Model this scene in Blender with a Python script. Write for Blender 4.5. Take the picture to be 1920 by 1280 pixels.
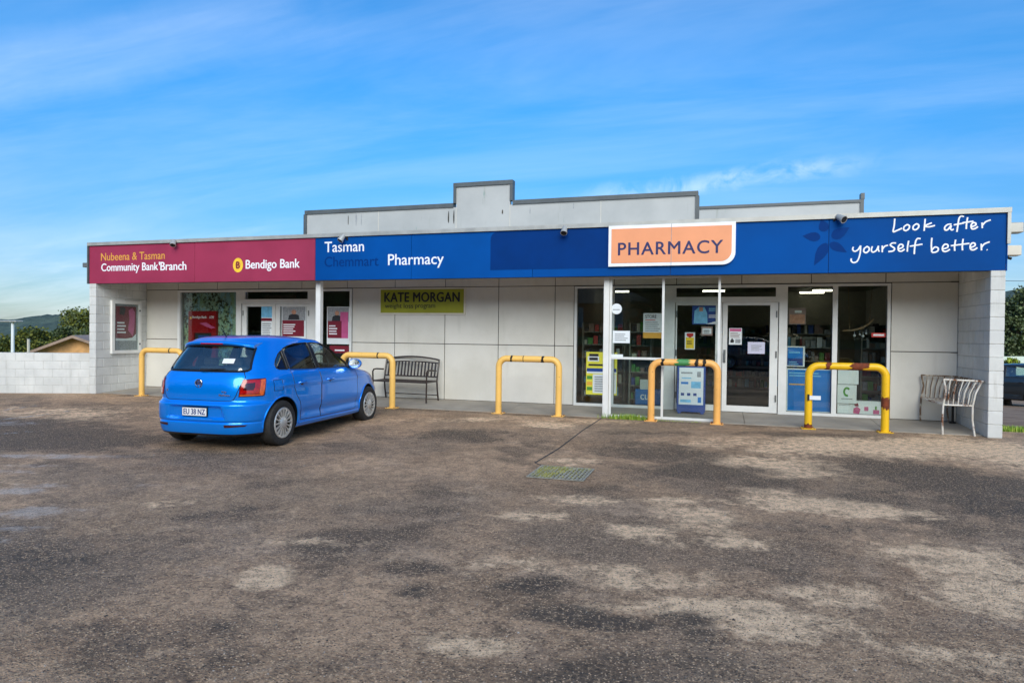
import bpy, bmesh, math, random
import numpy as np
from mathutils import Vector, Matrix
from mathutils.bvhtree import BVHTree

for _o in list(bpy.data.objects):
    bpy.data.objects.remove(_o, do_unlink=True)
scene = bpy.context.scene
COL = scene.collection
R = math.radians

# ------------------------------------------------------------------ camera
CAM_F, CAM_C = 1254.14, Vector((13.697, -11.637, 1.489))
_yaw, _pit, _rol = 0.3026, -0.0129, 0.0113
_F = Vector((-math.sin(_yaw) * math.cos(_pit), math.cos(_yaw) * math.cos(_pit), math.sin(_pit)))
_R = Vector((math.cos(_yaw), math.sin(_yaw), 0.0))
_U = _R.cross(_F)
CAM_R = _R * math.cos(_rol) + _U * math.sin(_rol)
CAM_U = _U * math.cos(_rol) - _R * math.sin(_rol)
CAM_FW = _F
cam_data = bpy.data.cameras.new('camera')
cam_data.sensor_width = 36.0
cam_data.lens = CAM_F / 1920.0 * 36.0
cam_data.clip_start = 0.05
cam_data.clip_end = 12000.0
cam = bpy.data.objects.new('camera', cam_data)
COL.objects.link(cam)
_m = Matrix((CAM_R, CAM_U, -CAM_FW)).transposed().to_4x4()
_m.translation = CAM_C
cam.matrix_world = _m
scene.camera = cam

def px_dir(u, v):
    return CAM_FW + CAM_R * ((u - 960.0) / CAM_F) - CAM_U * ((v - 640.0) / CAM_F)
def on_y(u, v, Y):
    d = px_dir(u, v); return CAM_C + d * ((Y - CAM_C.y) / d.y)
def on_z(u, v, Z):
    d = px_dir(u, v); return CAM_C + d * ((Z - CAM_C.z) / d.z)
def at_depth(u, v, dist):
    return CAM_C + px_dir(u, v) * dist

# ------------------------------------------------------------------ world / sun / exposure
SUN_EL, SUN_AZ = R(29), R(160)      # azimuth: clockwise from +Y, where the sun stands
world = bpy.data.worlds.new('World')
scene.world = world
world.use_nodes = True
wn, wl = world.node_tree.nodes, world.node_tree.links
wn.clear()
w_out = wn.new('ShaderNodeOutputWorld')
w_bg = wn.new('ShaderNodeBackground')
w_sky = wn.new('ShaderNodeTexSky')
w_sky.sky_type = 'NISHITA'
w_sky.sun_disc = False
w_sky.sun_elevation = SUN_EL
w_sky.sun_rotation = SUN_AZ
w_sky.altitude = 0
w_sky.air_density = 1.0
w_sky.dust_density = 0.6
w_sky.ozone_density = 2.2
w_hs = wn.new('ShaderNodeHueSaturation')
w_hs.inputs['Saturation'].default_value = 1.25
w_hs.inputs['Hue'].default_value = 0.497
w_hs.inputs['Value'].default_value = 1.0
wl.new(w_sky.outputs['Color'], w_hs.inputs['Color'])
w_tc = wn.new('ShaderNodeTexCoord')

def w_math(op, a, b=None, c=None, clamp=False):
    n = wn.new('ShaderNodeMath'); n.operation = op; n.use_clamp = clamp
    for i, x in enumerate((a, b, c)):
        if x is None: continue
        if isinstance(x, (int, float)): n.inputs[i].default_value = x
        else: wl.new(x, n.inputs[i])
    return n.outputs[0]
def w_noise(scale, detail, rough, vec, dist=0.0):
    n = wn.new('ShaderNodeTexNoise'); n.inputs['Scale'].default_value = scale
    n.inputs['Detail'].default_value = detail; n.inputs['Roughness'].default_value = rough
    n.inputs['Distortion'].default_value = dist
    wl.new(vec, n.inputs['Vector']); return n.outputs['Fac']
def w_range(x, a, b, c=0.0, d=1.0):
    n = wn.new('ShaderNodeMapRange'); n.interpolation_type = 'SMOOTHSTEP'
    n.inputs['From Min'].default_value = a; n.inputs['From Max'].default_value = b
    n.inputs['To Min'].default_value = c; n.inputs['To Max'].default_value = d
    wl.new(x, n.inputs['Value']); return n.outputs['Result']
# clouds lie on a high flat sheet: direction / (height + 0.12)
w_sep = wn.new('ShaderNodeSeparateXYZ'); wl.new(w_tc.outputs['Generated'], w_sep.inputs[0])
w_den = w_math('ADD', w_math('MAXIMUM', w_sep.outputs['Z'], 0.0), 0.16)
w_cx = w_math('DIVIDE', w_sep.outputs['X'], w_den)
w_cy = w_math('DIVIDE', w_sep.outputs['Y'], w_den)
w_cmb = wn.new('ShaderNodeCombineXYZ'); wl.new(w_cx, w_cmb.inputs[0]); wl.new(w_cy, w_cmb.inputs[1])
w_map = wn.new('ShaderNodeMapping'); w_map.inputs['Rotation'].default_value = (0, 0, R(24))
w_map.inputs['Scale'].default_value = (0.34, 1.25, 1.0); w_map.inputs['Location'].default_value = (0.9, 0.15, 0)
wl.new(w_cmb.outputs[0], w_map.inputs[0])
w_big = w_noise(0.9, 2.0, 0.5, w_map.outputs[0])
w_fine = w_noise(2.6, 7.0, 0.62, w_map.outputs[0], 0.55)
w_cloud = w_math('MULTIPLY', w_range(w_big, 0.50, 0.76), w_range(w_fine, 0.36, 0.78))
w_veil = w_math('MULTIPLY', w_range(w_noise(1.5, 6.0, 0.6, w_map.outputs[0], 0.4), 0.34, 0.75), 0.13)
w_low = w_math('MULTIPLY', w_range(w_sep.outputs['Z'], 0.16, 0.0), w_range(w_fine, 0.25, 0.66))
def w_band(d0, d1, width, mid, c0, c1, wob):
    """a long streak of cirrus along the great circle through two directions"""
    n = d0.cross(d1).normalized(); m = mid.normalized()
    def dot(v):
        vm = wn.new('ShaderNodeVectorMath'); vm.operation = 'DOT_PRODUCT'
        wl.new(w_tc.outputs['Generated'], vm.inputs[0]); vm.inputs[1].default_value = v; return vm.outputs['Value']
    off = w_math('MULTIPLY', w_math('SUBTRACT', w_noise(5.0, 6.0, 0.65, w_tc.outputs['Generated'], 0.6), 0.5), wob)
    a = w_math('ABSOLUTE', w_math('ADD', dot(n), off))
    return w_math('MULTIPLY', w_range(a, width, 0.0), w_range(dot(m), c0, c1))
w_b1 = w_math('MULTIPLY', w_band(px_dir(-100, 150), px_dir(700, 25), 0.055, px_dir(100, 125), 0.90, 0.985, 0.06), w_range(w_fine, 0.2, 0.7))
w_b2 = w_math('MULTIPLY', w_band(px_dir(1150, 368), px_dir(1480, 325), 0.022, px_dir(1340, 345), 0.975, 0.998, 0.05), w_range(w_noise(14, 5, .6, w_tc.outputs['Generated'], .8), 0.35, 0.6))
w_fac = w_math('ADD', w_math('ADD', w_math('MULTIPLY', w_cloud, 0.26), w_veil), w_math('MULTIPLY', w_low, 0.17))
w_fac = w_math('ADD', w_fac, w_math('ADD', w_math('MULTIPLY', w_b1, 0.13), w_math('MULTIPLY', w_b2, 0.28)), clamp=True)
w_mix = wn.new('ShaderNodeMix'); w_mix.data_type = 'RGBA'
wl.new(w_fac, w_mix.inputs['Factor'])
w_tint = wn.new('ShaderNodeMix'); w_tint.data_type = 'RGBA'; w_tint.blend_type = 'MULTIPLY'; w_tint.inputs['Factor'].default_value = 1.0
w_grad = wn.new('ShaderNodeMix'); w_grad.data_type = 'RGBA'
wl.new(w_range(w_sep.outputs['Z'], 0.0, 0.42), w_grad.inputs['Factor'])
w_grad.inputs['A'].default_value = (0.37, 0.46, 0.62, 1); w_grad.inputs['B'].default_value = (0.33, 0.84, 1.08, 1)
wl.new(w_grad.outputs['Result'], w_tint.inputs['B'])
wl.new(w_hs.outputs['Color'], w_tint.inputs['A'])
wl.new(w_tint.outputs['Result'], w_mix.inputs['A'])
w_mix.inputs['B'].default_value = (6.4, 7.0, 7.7, 1)
wl.new(w_mix.outputs['Result'], w_bg.inputs['Color'])
w_bg.inputs['Strength'].default_value = 0.12
wl.new(w_bg.outputs[0], w_out.inputs[0])

sun_data = bpy.data.lights.new('sun', 'SUN')
sun_data.energy = 2.4
sun_data.angle = R(50)
sun_data.color = (1.0, 0.90, 0.76)
sun = bpy.data.objects.new('sun', sun_data)
COL.objects.link(sun)
_sd = Vector((math.sin(SUN_AZ) * math.cos(SUN_EL), math.cos(SUN_AZ) * math.cos(SUN_EL), math.sin(SUN_EL)))
sun.rotation_euler = (-_sd).to_track_quat('-Z', 'Y').to_euler()
sun.location = _sd * 60
scene.view_settings.view_transform = 'Standard'
scene.view_settings.look = 'None'
scene.view_settings.exposure = 0.70
scene.view_settings.gamma = 1.0

# ------------------------------------------------------------------ materials
def _lin(c):
    return tuple((x / 12.92 if x <= 0.04045 else ((x + 0.055) / 1.055) ** 2.4) for x in c)
def srgb(r, g, b):
    return _lin((r / 255.0, g / 255.0, b / 255.0))
class NT:
    def __init__(self, name):
        self.m = bpy.data.materials.new(name); self.m.use_nodes = True
        self.t = self.m.node_tree; self.n = self.t.nodes; self.l = self.t.links
        self.b = self.n['Principled BSDF']; self.out = self.n['Material Output']
        self._tc = None
    def tc(self, kind='Object'):
        if self._tc is None: self._tc = self.n.new('ShaderNodeTexCoord')
        return self._tc.outputs[kind]
    def wpos(self):
        g = self.n.new('ShaderNodeNewGeometry'); return g.outputs['Position']
    def mapping(self, vec, scale=(1, 1, 1), loc=(0, 0, 0), rot=(0, 0, 0)):
        m = self.n.new('ShaderNodeMapping'); m.inputs['Scale'].default_value = scale
        m.inputs['Location'].default_value = loc; m.inputs['Rotation'].default_value = rot
        self.l.new(vec, m.inputs[0]); return m.outputs[0]
    def noise(self, vec, scale, detail=4.0, rough=0.55, dist=0.0, out='Fac'):
        n = self.n.new('ShaderNodeTexNoise'); n.inputs['Scale'].default_value = scale
        n.inputs['Detail'].default_value = detail; n.inputs['Roughness'].default_value = rough
        n.inputs['Distortion'].default_value = dist
        self.l.new(vec, n.inputs['Vector']); return n.outputs[out]
    def voro(self, vec, scale, feature='F1', out='Distance'):
        n = self.n.new('ShaderNodeTexVoronoi'); n.feature = feature; n.inputs['Scale'].default_value = scale
        self.l.new(vec, n.inputs['Vector']); return n.outputs[out]
    def rng(self, x, a, b, c=0.0, d=1.0, smooth=True):
        n = self.n.new('ShaderNodeMapRange')
        if smooth: n.interpolation_type = 'SMOOTHSTEP'
        n.inputs['From Min'].default_value = a; n.inputs['From Max'].default_value = b
        n.inputs['To Min'].default_value = c; n.inputs['To Max'].default_value = d
        self.l.new(x, n.inputs['Value']); return n.outputs['Result']
    def math(self, op, a, b=None, clamp=False):
        n = self.n.new('ShaderNodeMath'); n.operation = op; n.use_clamp = clamp
        for i, x in enumerate((a, b)):
            if x is None: continue
            if isinstance(x, (int, float)): n.inputs[i].default_value = x
            else: self.l.new(x, n.inputs[i])
        return n.outputs[0]
    def mix(self, fac, a, b, mode='MIX'):
        n = self.n.new('ShaderNodeMix'); n.data_type = 'RGBA'; n.blend_type = mode
        for k, x in (('Factor', fac), ('A', a), ('B', b)):
            s = n.inputs[k]
            if isinstance(x, (int, float)): s.default_value = x
            elif isinstance(x, (tuple, list)): s.default_value = (x[0], x[1], x[2], 1)
            else: self.l.new(x, s)
        return n.outputs['Result']
    def attr(self, name, out='Fac'):
        n = self.n.new('ShaderNodeAttribute'); n.attribute_name = name; return n.outputs[out]
    def rand(self):
        n = self.n.new('ShaderNodeObjectInfo'); return n.outputs['Random']
    def bump(self, h, strength=0.3, dist=0.01):
        n = self.n.new('ShaderNodeBump'); n.inputs['Strength'].default_value = strength
        n.inputs['Distance'].default_value = dist
        self.l.new(h, n.inputs['Height']); self.l.new(n.outputs[0], self.b.inputs['Normal'])
    def base(self, x): self.set('Base Color', x)
    def set(self, k, x):
        s = self.b.inputs[k]
        if isinstance(x, (int, float)): s.default_value = x
        elif isinstance(x, (tuple, list)): s.default_value = (x[0], x[1], x[2], 1)
        else: self.l.new(x, s)

MATS = {}
def M(name): return MATS[name]
def plain(name, col, rough=0.5, metal=0.0, var=0.12, vscale=6.0, bump=0.0, bscale=60.0, coat=0.0, spec=None, world=False, randv=0.0):
    """procedural paint: colour with slow noise variation and optional fine relief"""
    k = NT(name)
    vec = k.wpos() if world else k.tc('Object')
    n = k.noise(vec, vscale, 5.0, 0.6)
    dark = tuple(c * (1 - var) for c in col); lite = tuple(min(1, c * (1 + var)) for c in col)
    c = k.mix(k.rng(n, 0.3, 0.7), dark, lite)
    if randv:
        c = k.mix(1.0, c, k.mix(k.rand(), (1 - randv,) * 3, (1 + randv,) * 3), 'MULTIPLY')
    k.base(c)
    k.set('Roughness', k.rng(n, 0.2, 0.8, max(0, rough - 0.06), min(1, rough + 0.06)))
    k.set('Metallic', metal)
    if coat: k.set('Coat Weight', coat); k.set('Coat Roughness', 0.03)
    if spec is not None: k.set('Specular IOR Level', spec)
    if bump: k.bump(k.noise(vec, bscale, 3.0, 0.6), bump, 0.004)
    MATS[name] = k.m
    return k.m
def glassy(name, tint=(0.8, 0.85, 0.83), f0=0.0, rough=0.0):
    """thin pane: tinted see-through plus Fresnel mirror"""
    k = NT(name)
    k.n.remove(k.b)
    tr = k.n.new('ShaderNodeBsdfTransparent'); tr.inputs[0].default_value = (*tint, 1)
    gl = k.n.new('ShaderNodeBsdfGlossy'); gl.inputs['Roughness'].default_value = rough
    gl.inputs['Color'].default_value = (0.95, 0.97, 1, 1)
    lw = k.n.new('ShaderNodeLayerWeight'); lw.inputs['Blend'].default_value = 0.5
    fac = k.math('ADD', k.math('MULTIPLY', k.math('POWER', lw.outputs['Facing'], 5.0), 0.9), 0.042 + f0, clamp=True)
    mx = k.n.new('ShaderNodeMixShader'); k.l.new(fac, mx.inputs[0])
    k.l.new(tr.outputs[0], mx.inputs[1]); k.l.new(gl.outputs[0], mx.inputs[2])
    k.l.new(mx.outputs[0], k.out.inputs[0])
    MATS[name] = k.m; return k.m
def emit(name, col, strength):
    k = NT(name); k.base((0.8, 0.8, 0.8)); k.set('Emission Color', col); k.set('Emission Strength', strength)
    n = k.noise(k.tc(), 3.0); k.set('Roughness', k.rng(n, 0, 1, 0.4, 0.5))
    MATS[name] = k.m; return k.m

# ------------------------------------------------------------------ mesh builder
class MB:
    def __init__(self): self.v = []; self.f = []; self.mi = []
    def add(self, verts, faces, mi=0):
        o = len(self.v); self.v += [tuple(p) for p in verts]
        self.f += [tuple(i + o for i in f) for f in faces]; self.mi += [mi] * len(faces); return self
    def box(self, x0, x1, y0, y1, z0, z1, mi=0, m=None):
        vs = [(x0, y0, z0), (x1, y0, z0), (x1, y1, z0), (x0, y1, z0), (x0, y0, z1), (x1, y0, z1), (x1, y1, z1), (x0, y1, z1)]
        if m is not None: vs = [m @ Vector(p) for p in vs]
        return self.add(vs, [(0, 3, 2, 1), (4, 5, 6, 7), (0, 1, 5, 4), (1, 2, 6, 5), (2, 3, 7, 6), (3, 0, 4, 7)], mi)
    def cbox(self, x0, x1, y0, y1, z0, z1, c, mi=0):
        """box with chamfered edges (24 verts)"""
        xs, ys, zs = (x0, x1), (y0, y1), (z0, z1)
        bm = bmesh.new()
        bmesh.ops.create_cube(bm, size=1.0)
        for v in bm.verts:
            v.co = Vector((xs[v.co.x > 0], ys[v.co.y > 0], zs[v.co.z > 0]))
        bmesh.ops.bevel(bm, geom=list(bm.edges), offset=c, segments=1, affect='EDGES')
        bm.verts.index_update()
        self.add([v.co[:] for v in bm.verts], [[v.index for v in f.verts] for f in bm.faces], mi)
        bm.free(); return self
    def tube(self, path, r, n=10, mi=0, cap=True):
        path = [Vector(p) for p in path]
        rs = r if isinstance(r, (list, tuple)) else [r] * len(path)
        rings = []
        up = None
        for i, p in enumerate(path):
            if i == 0: t = path[1] - p
            elif i == len(path) - 1: t = p - path[i - 1]
            else: t = (path[i + 1] - p).normalized() + (p - path[i - 1]).normalized()
            t.normalize()
            if up is None:
                up = t.orthogonal().normalized()
            else:
                up = (up - t * up.dot(t))
                if up.length < 1e-6: up = t.orthogonal()
                up.normalize()
            sd = t.cross(up)
            rings.append([p + (up * math.cos(a) + sd * math.sin(a)) * rs[i] for a in (2 * math.pi * k / n for k in range(n))])
        o = len(self.v)
        for rg in rings: self.v += [tuple(q) for q in rg]
        for i in range(len(rings) - 1):
            for k in range(n):
                a = o + i * n + k; b = o + i * n + (k + 1) % n
                self.f.append((a, b, b + n, a + n)); self.mi.append(mi)
        if cap:
            self.f.append(tuple(o + k for k in reversed(range(n)))); self.mi.append(mi)
            self.f.append(tuple(o + (len(rings) - 1) * n + k for k in range(n))); self.mi.append(mi)
        return self
    def lathe(self, prof, n=24, axis='z', origin=(0, 0, 0), mi=0):
        """prof: list of (r, h)"""
        o = len(self.v)
        for r_, h in prof:
            for k in range(n):
                a = 2 * math.pi * k / n
                c, s = r_ * math.cos(a), r_ * math.sin(a)
                p = (c, s, h) if axis == 'z' else ((c, h, s) if axis == 'y' else (h, c, s))
                self.v.append((p[0] + origin[0], p[1] + origin[1], p[2] + origin[2]))
        for i in range(len(prof) - 1):
            for k in range(n):
                a = o + i * n + k; b = o + i * n + (k + 1) % n
                q = (a, b, b + n, a + n)
                if axis == 'y': q = q[::-1]
                self.f.append(q); self.mi.append(mi)
        return self
    def prism(self, poly, axis, a, b, mi=0):
        """extrude a 2D polygon along an axis; 'y': poly is (x,z); 'x': (y,z); 'z': (x,y)"""
        def P(p, t):
            return (p[0], t, p[1]) if axis == 'y' else ((t, p[0], p[1]) if axis == 'x' else (p[0], p[1], t))
        n = len(poly)
        vs = [P(p, a) for p in poly] + [P(p, b) for p in poly]
        fs = [tuple(range(n)), tuple(range(2 * n - 1, n - 1, -1))] + [(i, i + n, (i + 1) % n + n, (i + 1) % n) for i in range(n)]
        return self.add(vs, fs, mi)
    def mesh(self, name, mats, smooth=False, fix=True):
        me = bpy.data.meshes.new(name)
        me.from_pydata(self.v, [], self.f)
        if not isinstance(mats, (list, tuple)): mats = [mats]
        for m in mats: me.materials.append(m if not isinstance(m, str) else MATS[m])
        if len(mats) > 1: me.polygons.foreach_set('material_index', self.mi)
        if fix:
            bm = bmesh.new(); bm.from_mesh(me)
            bmesh.ops.recalc_face_normals(bm, faces=bm.faces); bm.to_mesh(me); bm.free()
        if smooth:
            me.polygons.foreach_set('use_smooth', [True] * len(me.polygons))
            if smooth != 'all': me.set_sharp_from_angle(angle=R(smooth if not isinstance(smooth, bool) else 40))
        me.update()
        return me
    def build(self, name, mats, parent=None, smooth=False, fix=True, loc=None):
        return obj(name, self.mesh(name, mats, smooth, fix), parent, loc)
def obj(name, me, parent=None, loc=None, rz=None):
    o = bpy.data.objects.new(name, me); COL.objects.link(o)
    if parent is not None: o.parent = parent
    if loc is not None: o.location = loc
    if rz is not None: o.rotation_euler = (0, 0, rz)
    return o
def tag(o, label=None, cat=None, group=None, kind=None):
    if label: o['label'] = label
    if cat: o['category'] = cat
    if group: o['group'] = group
    if kind: o['kind'] = kind
    return o
def thing(name, label, cat, loc=(0, 0, 0), rz=0.0, group=None):
    o = bpy.data.objects.new(name, None); COL.objects.link(o)
    o.empty_display_size = 0.2
    o.location = loc; o.rotation_euler = (0, 0, rz)
    return tag(o, label, cat, group)
def copy_tree(o, parent=None):
    kids = list(o.children)
    c = o.copy(); COL.objects.link(c); c.parent = parent
    for ch in kids: copy_tree(ch, c)
    return c
def text_mesh(body, w=None, h=None, bold=0.0, depth=0.002, spacing=1.0, shear=0.0, name='lettering'):
    """text as mesh in its own XY plane, lower left of its ink at the origin, fitted to w x h"""
    cu = bpy.data.curves.new('t', 'FONT'); cu.body = body; cu.size = 1.0
    cu.offset = 0.0; cu.extrude = 0.0; cu.space_character = spacing; cu.shear = shear; cu.resolution_u = 4
    ob = bpy.data.objects.new('t', cu); COL.objects.link(ob)
    dg = bpy.context.evaluated_depsgraph_get(); dg.update()
    me = bpy.data.meshes.new_from_object(ob.evaluated_get(dg))
    bpy.data.objects.remove(ob, do_unlink=True); bpy.data.curves.remove(cu)
    co = np.empty(len(me.vertices) * 3); me.vertices.foreach_get('co', co); co = co.reshape(-1, 3)
    lo, hi = co.min(0), co.max(0)
    sx = w / (hi[0] - lo[0]) if w else None
    sy = h / (hi[1] - lo[1]) if h else None
    sx = sx or sy; sy = sy or sx
    co[:, 0] = (co[:, 0] - lo[0]) * sx; co[:, 1] = (co[:, 1] - lo[1]) * sy; co[:, 2] = 0
    me.vertices.foreach_set('co', co.ravel())
    bm = bmesh.new(); bm.from_mesh(me)
    bmesh.ops.remove_doubles(bm, verts=bm.verts, dist=1e-6)
    if depth:
        r = bmesh.ops.extrude_face_region(bm, geom=list(bm.faces))
        vs = [e for e in r['geom'] if isinstance(e, bmesh.types.BMVert)]
        bmesh.ops.translate(bm, verts=vs, vec=(0, 0, depth))
        bmesh.ops.recalc_face_normals(bm, faces=bm.faces)
    if bold:
        # heavier strokes: the same letters again, nudged sideways, each layer a hair deeper
        src = list(bm.verts) + list(bm.edges) + list(bm.faces)
        b = bold * (sx + sy) / 2
        for i, (dx, dy) in enumerate(((b, 0), (-b, 0), (0, b * 0.7), (0, -b * 0.7))):
            d = bmesh.ops.duplicate(bm, geom=src)
            nv = [e for e in d['geom'] if isinstance(e, bmesh.types.BMVert)]
            bmesh.ops.translate(bm, verts=nv, vec=(dx, dy, 0))
            for v in nv:
                if v.co.z > depth * 0.5: v.co.z = depth * (1 + 0.03 * (i + 1))
    bm.to_mesh(me); bm.free(); me.name = name
    return me
def text_on_wall(body, x, z, y, w, h, mat, parent, bold=0.0, depth=0.003, spacing=1.0, shear=0.0, name='lettering', shear_z=0.0):
    """text facing -Y: lower left of ink at world x, z on the plane y (parent at the origin)"""
    me = text_mesh(body, w, h, bold, depth, spacing, shear)
    co = np.empty(len(me.vertices) * 3); me.vertices.foreach_get('co', co); co = co.reshape(-1, 3)
    out = np.stack([co[:, 0] + x, y - co[:, 2], co[:, 1] + z + shear_z * co[:, 0]], 1)
    me.vertices.foreach_set('co', out.ravel())
    me.materials.clear(); me.materials.append(MATS[mat])
    me.update()
    return obj(name, me, parent)

# ------------------------------------------------------------------ shared materials
plain('white_paint', srgb(226, 226, 222), 0.45, var=0.05, vscale=3)
plain('alu_white', srgb(222, 223, 220), 0.35, var=0.04, vscale=5)
plain('cream_paint', srgb(214, 208, 192), 0.5, var=0.05)
plain('grey_metal', srgb(120, 124, 124), 0.38, metal=0.35, var=0.12, vscale=2.5)
plain('trim_grey', srgb(84, 90, 92), 0.45, var=0.15, vscale=3)
plain('light_metal', srgb(178, 178, 172), 0.4, metal=0.3, var=0.1, vscale=4)
plain('dark', (0.012, 0.012, 0.012), 0.7, var=0.2)
plain('black_rubber', (0.014, 0.014, 0.015), 0.75, var=0.3, vscale=40, bump=0.15, bscale=300)
plain('black_plastic', (0.012, 0.012, 0.013), 0.42, var=0.2, vscale=30)
plain('joint', srgb(70, 68, 64), 0.9, var=0.2)
plain('mortar', srgb(192, 192, 187), 0.85, var=0.12, vscale=20, bump=0.2)
plain('bank_red', srgb(154, 50, 80), 0.55, spec=0.3, randv=0.06, var=0.10, vscale=0.9, world=True)
plain('sign_blue', srgb(0, 74, 148), 0.6, spec=0.08, var=0.15, vscale=0.45, world=True, randv=0.10)
plain('ghost_blue', srgb(0, 52, 118), 0.6, spec=0.08, var=0.08, vscale=2)
plain('sign_orange', srgb(238, 158, 112), 0.4, var=0.04, vscale=1.5, world=True)
plain('navy', srgb(30, 36, 92), 0.4, var=0.08)
plain('letter_white', srgb(240, 242, 246), 0.4, var=0.03)
plain('letter_gold', srgb(224, 164, 70), 0.4, var=0.06)
plain('letter_yellow', srgb(250, 205, 60), 0.4, var=0.05)
plain('letter_black', (0.012, 0.012, 0.014), 0.5, var=0.1)
plain('maroon', srgb(120, 26, 44), 0.45, var=0.1, vscale=8)
plain('pink', srgb(200, 90, 140), 0.45, var=0.1)
plain('lime', srgb(150, 152, 34), 0.4, var=0.08, vscale=3)
plain('paper', srgb(226, 232, 234), 0.6, var=0.03)
plain('paper_lilac', srgb(205, 204, 226), 0.6, var=0.03)
plain('paper_yellow', srgb(228, 222, 70), 0.55, var=0.06)
plain('paper_orange', srgb(232, 172, 64), 0.55, var=0.06)
plain('print_grey', srgb(150, 154, 158), 0.6, var=0.25, vscale=25)
plain('print_dark', srgb(40, 42, 48), 0.6, var=0.3, vscale=20)
plain('print_skin', srgb(186, 136, 110), 0.6, var=0.25, vscale=16)
plain('poster_blue', srgb(16, 122, 204), 0.4, var=0.08, vscale=4)
plain('poster_navy', srgb(24, 66, 142), 0.4, var=0.1, vscale=4)
plain('sky_print', srgb(120, 190, 228), 0.45, var=0.18, vscale=9)
plain('signal_yellow', srgb(236, 200, 40), 0.45, var=0.05)
plain('signal_red', srgb(190, 40, 32), 0.45, var=0.08)
plain('leaf_green', srgb(80, 150, 60), 0.5, var=0.1)
plain('atm_red', srgb(150, 14, 22), 0.3, var=0.08, vscale=3)
plain('taupe', srgb(150, 126, 118), 0.5, var=0.08)
plain('room_wall', srgb(146, 144, 134), 0.8, var=0.1, vscale=1)
plain('room_floor', srgb(96, 92, 86), 0.5, var=0.15, vscale=2)
plain('timber', srgb(134, 98, 64), 0.6, var=0.3, vscale=12)
plain('driftwood', srgb(150, 126, 96), 0.75, var=0.3, vscale=15)
plain('bench_brown', srgb(48, 38, 34), 0.4, var=0.2, vscale=10, coat=0.2)
plain('concrete', srgb(150, 143, 132), 0.85, var=0.14, vscale=2.0, bump=0.3, bscale=90, world=True)
plain('conc_dark', srgb(92, 86, 78), 0.9, var=0.25, vscale=4.0, bump=0.3, bscale=90, world=True)
plain('hedge', srgb(70, 92, 34), 0.7, var=0.4, vscale=8)
emit('tube_light', (1.0, 0.93, 0.72), 4.5)
glassy('shop_glass', (0.88, 0.91, 0.89), 0.012)
glassy('screen_glass', (0.90, 0.93, 0.92), 0.0)

# painted concrete block: own tone each, pits, rain streaks
k = NT('block_paint')
v = k.wpos()
c = k.mix(k.rng(k.noise(v, 1.6, 5, 0.6), 0.35, 0.7), srgb(205, 206, 203), srgb(226, 226, 222))
st = k.math('MULTIPLY', k.rng(k.noise(k.mapping(v, (7, 7, 0.7)), 1.4, 5, 0.65), 0.52, 0.78), 0.42)
c = k.mix(st, c, srgb(150, 148, 138))
c = k.mix(1.0, c, k.mix(k.rand(), (0.94, 0.94, 0.93), (1.0, 1.0, 1.0)), 'MULTIPLY')
k.base(c); k.set('Roughness', 0.68)
k.bump(k.math('ADD', k.noise(v, 130, 3, 0.7), k.math('MULTIPLY', k.rng(k.voro(v, 60), 0.0, 0.22), 0.8)), 0.35, 0.004)
MATS['block_paint'] = k.m
# fibre-cement wall sheet
k = NT('wall_sheet')
v = k.wpos()
c = k.mix(k.rng(k.noise(v, 0.9, 5, 0.6), 0.3, 0.7), srgb(203, 200, 190), srgb(218, 215, 206))
c = k.mix(k.math('MULTIPLY', k.rng(k.noise(k.mapping(v, (5, 5, 0.5)), 1.2, 5, 0.6), 0.55, 0.85), 0.28), c, srgb(150, 146, 134))
c = k.mix(1.0, c, k.mix(k.rand(), (0.955, 0.955, 0.95), (1.0, 1.0, 1.0)), 'MULTIPLY')
k.base(c); k.set('Roughness', 0.55)
k.bump(k.noise(v, 60, 3, 0.6), 0.06, 0.004)
MATS['wall_sheet'] = k.m
# parapet sheet: off-white with dribbles of green and rust
k = NT('parapet_sheet')
v = k.wpos()
c = k.mix(k.rng(k.noise(v, 0.7, 5, 0.6), 0.3, 0.7), srgb(166, 169, 168), srgb(184, 186, 184))
s1 = k.rng(k.noise(k.mapping(v, (3.4, 1, 0.32)), 1.7, 6, 0.7), 0.60, 0.74)
c = k.mix(k.math('MULTIPLY', s1, 0.5), c, srgb(120, 128, 112))
s2 = k.rng(k.noise(k.mapping(v, (5.0, 1, 0.9), (3, 0, 7)), 1.5, 4, 0.6), 0.68, 0.76)
c = k.mix(k.math('MULTIPLY', s2, 0.55), c, srgb(96, 140, 128))
k.base(c); k.set('Roughness', 0.5)
MATS['parapet_sheet'] = k.m

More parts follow.
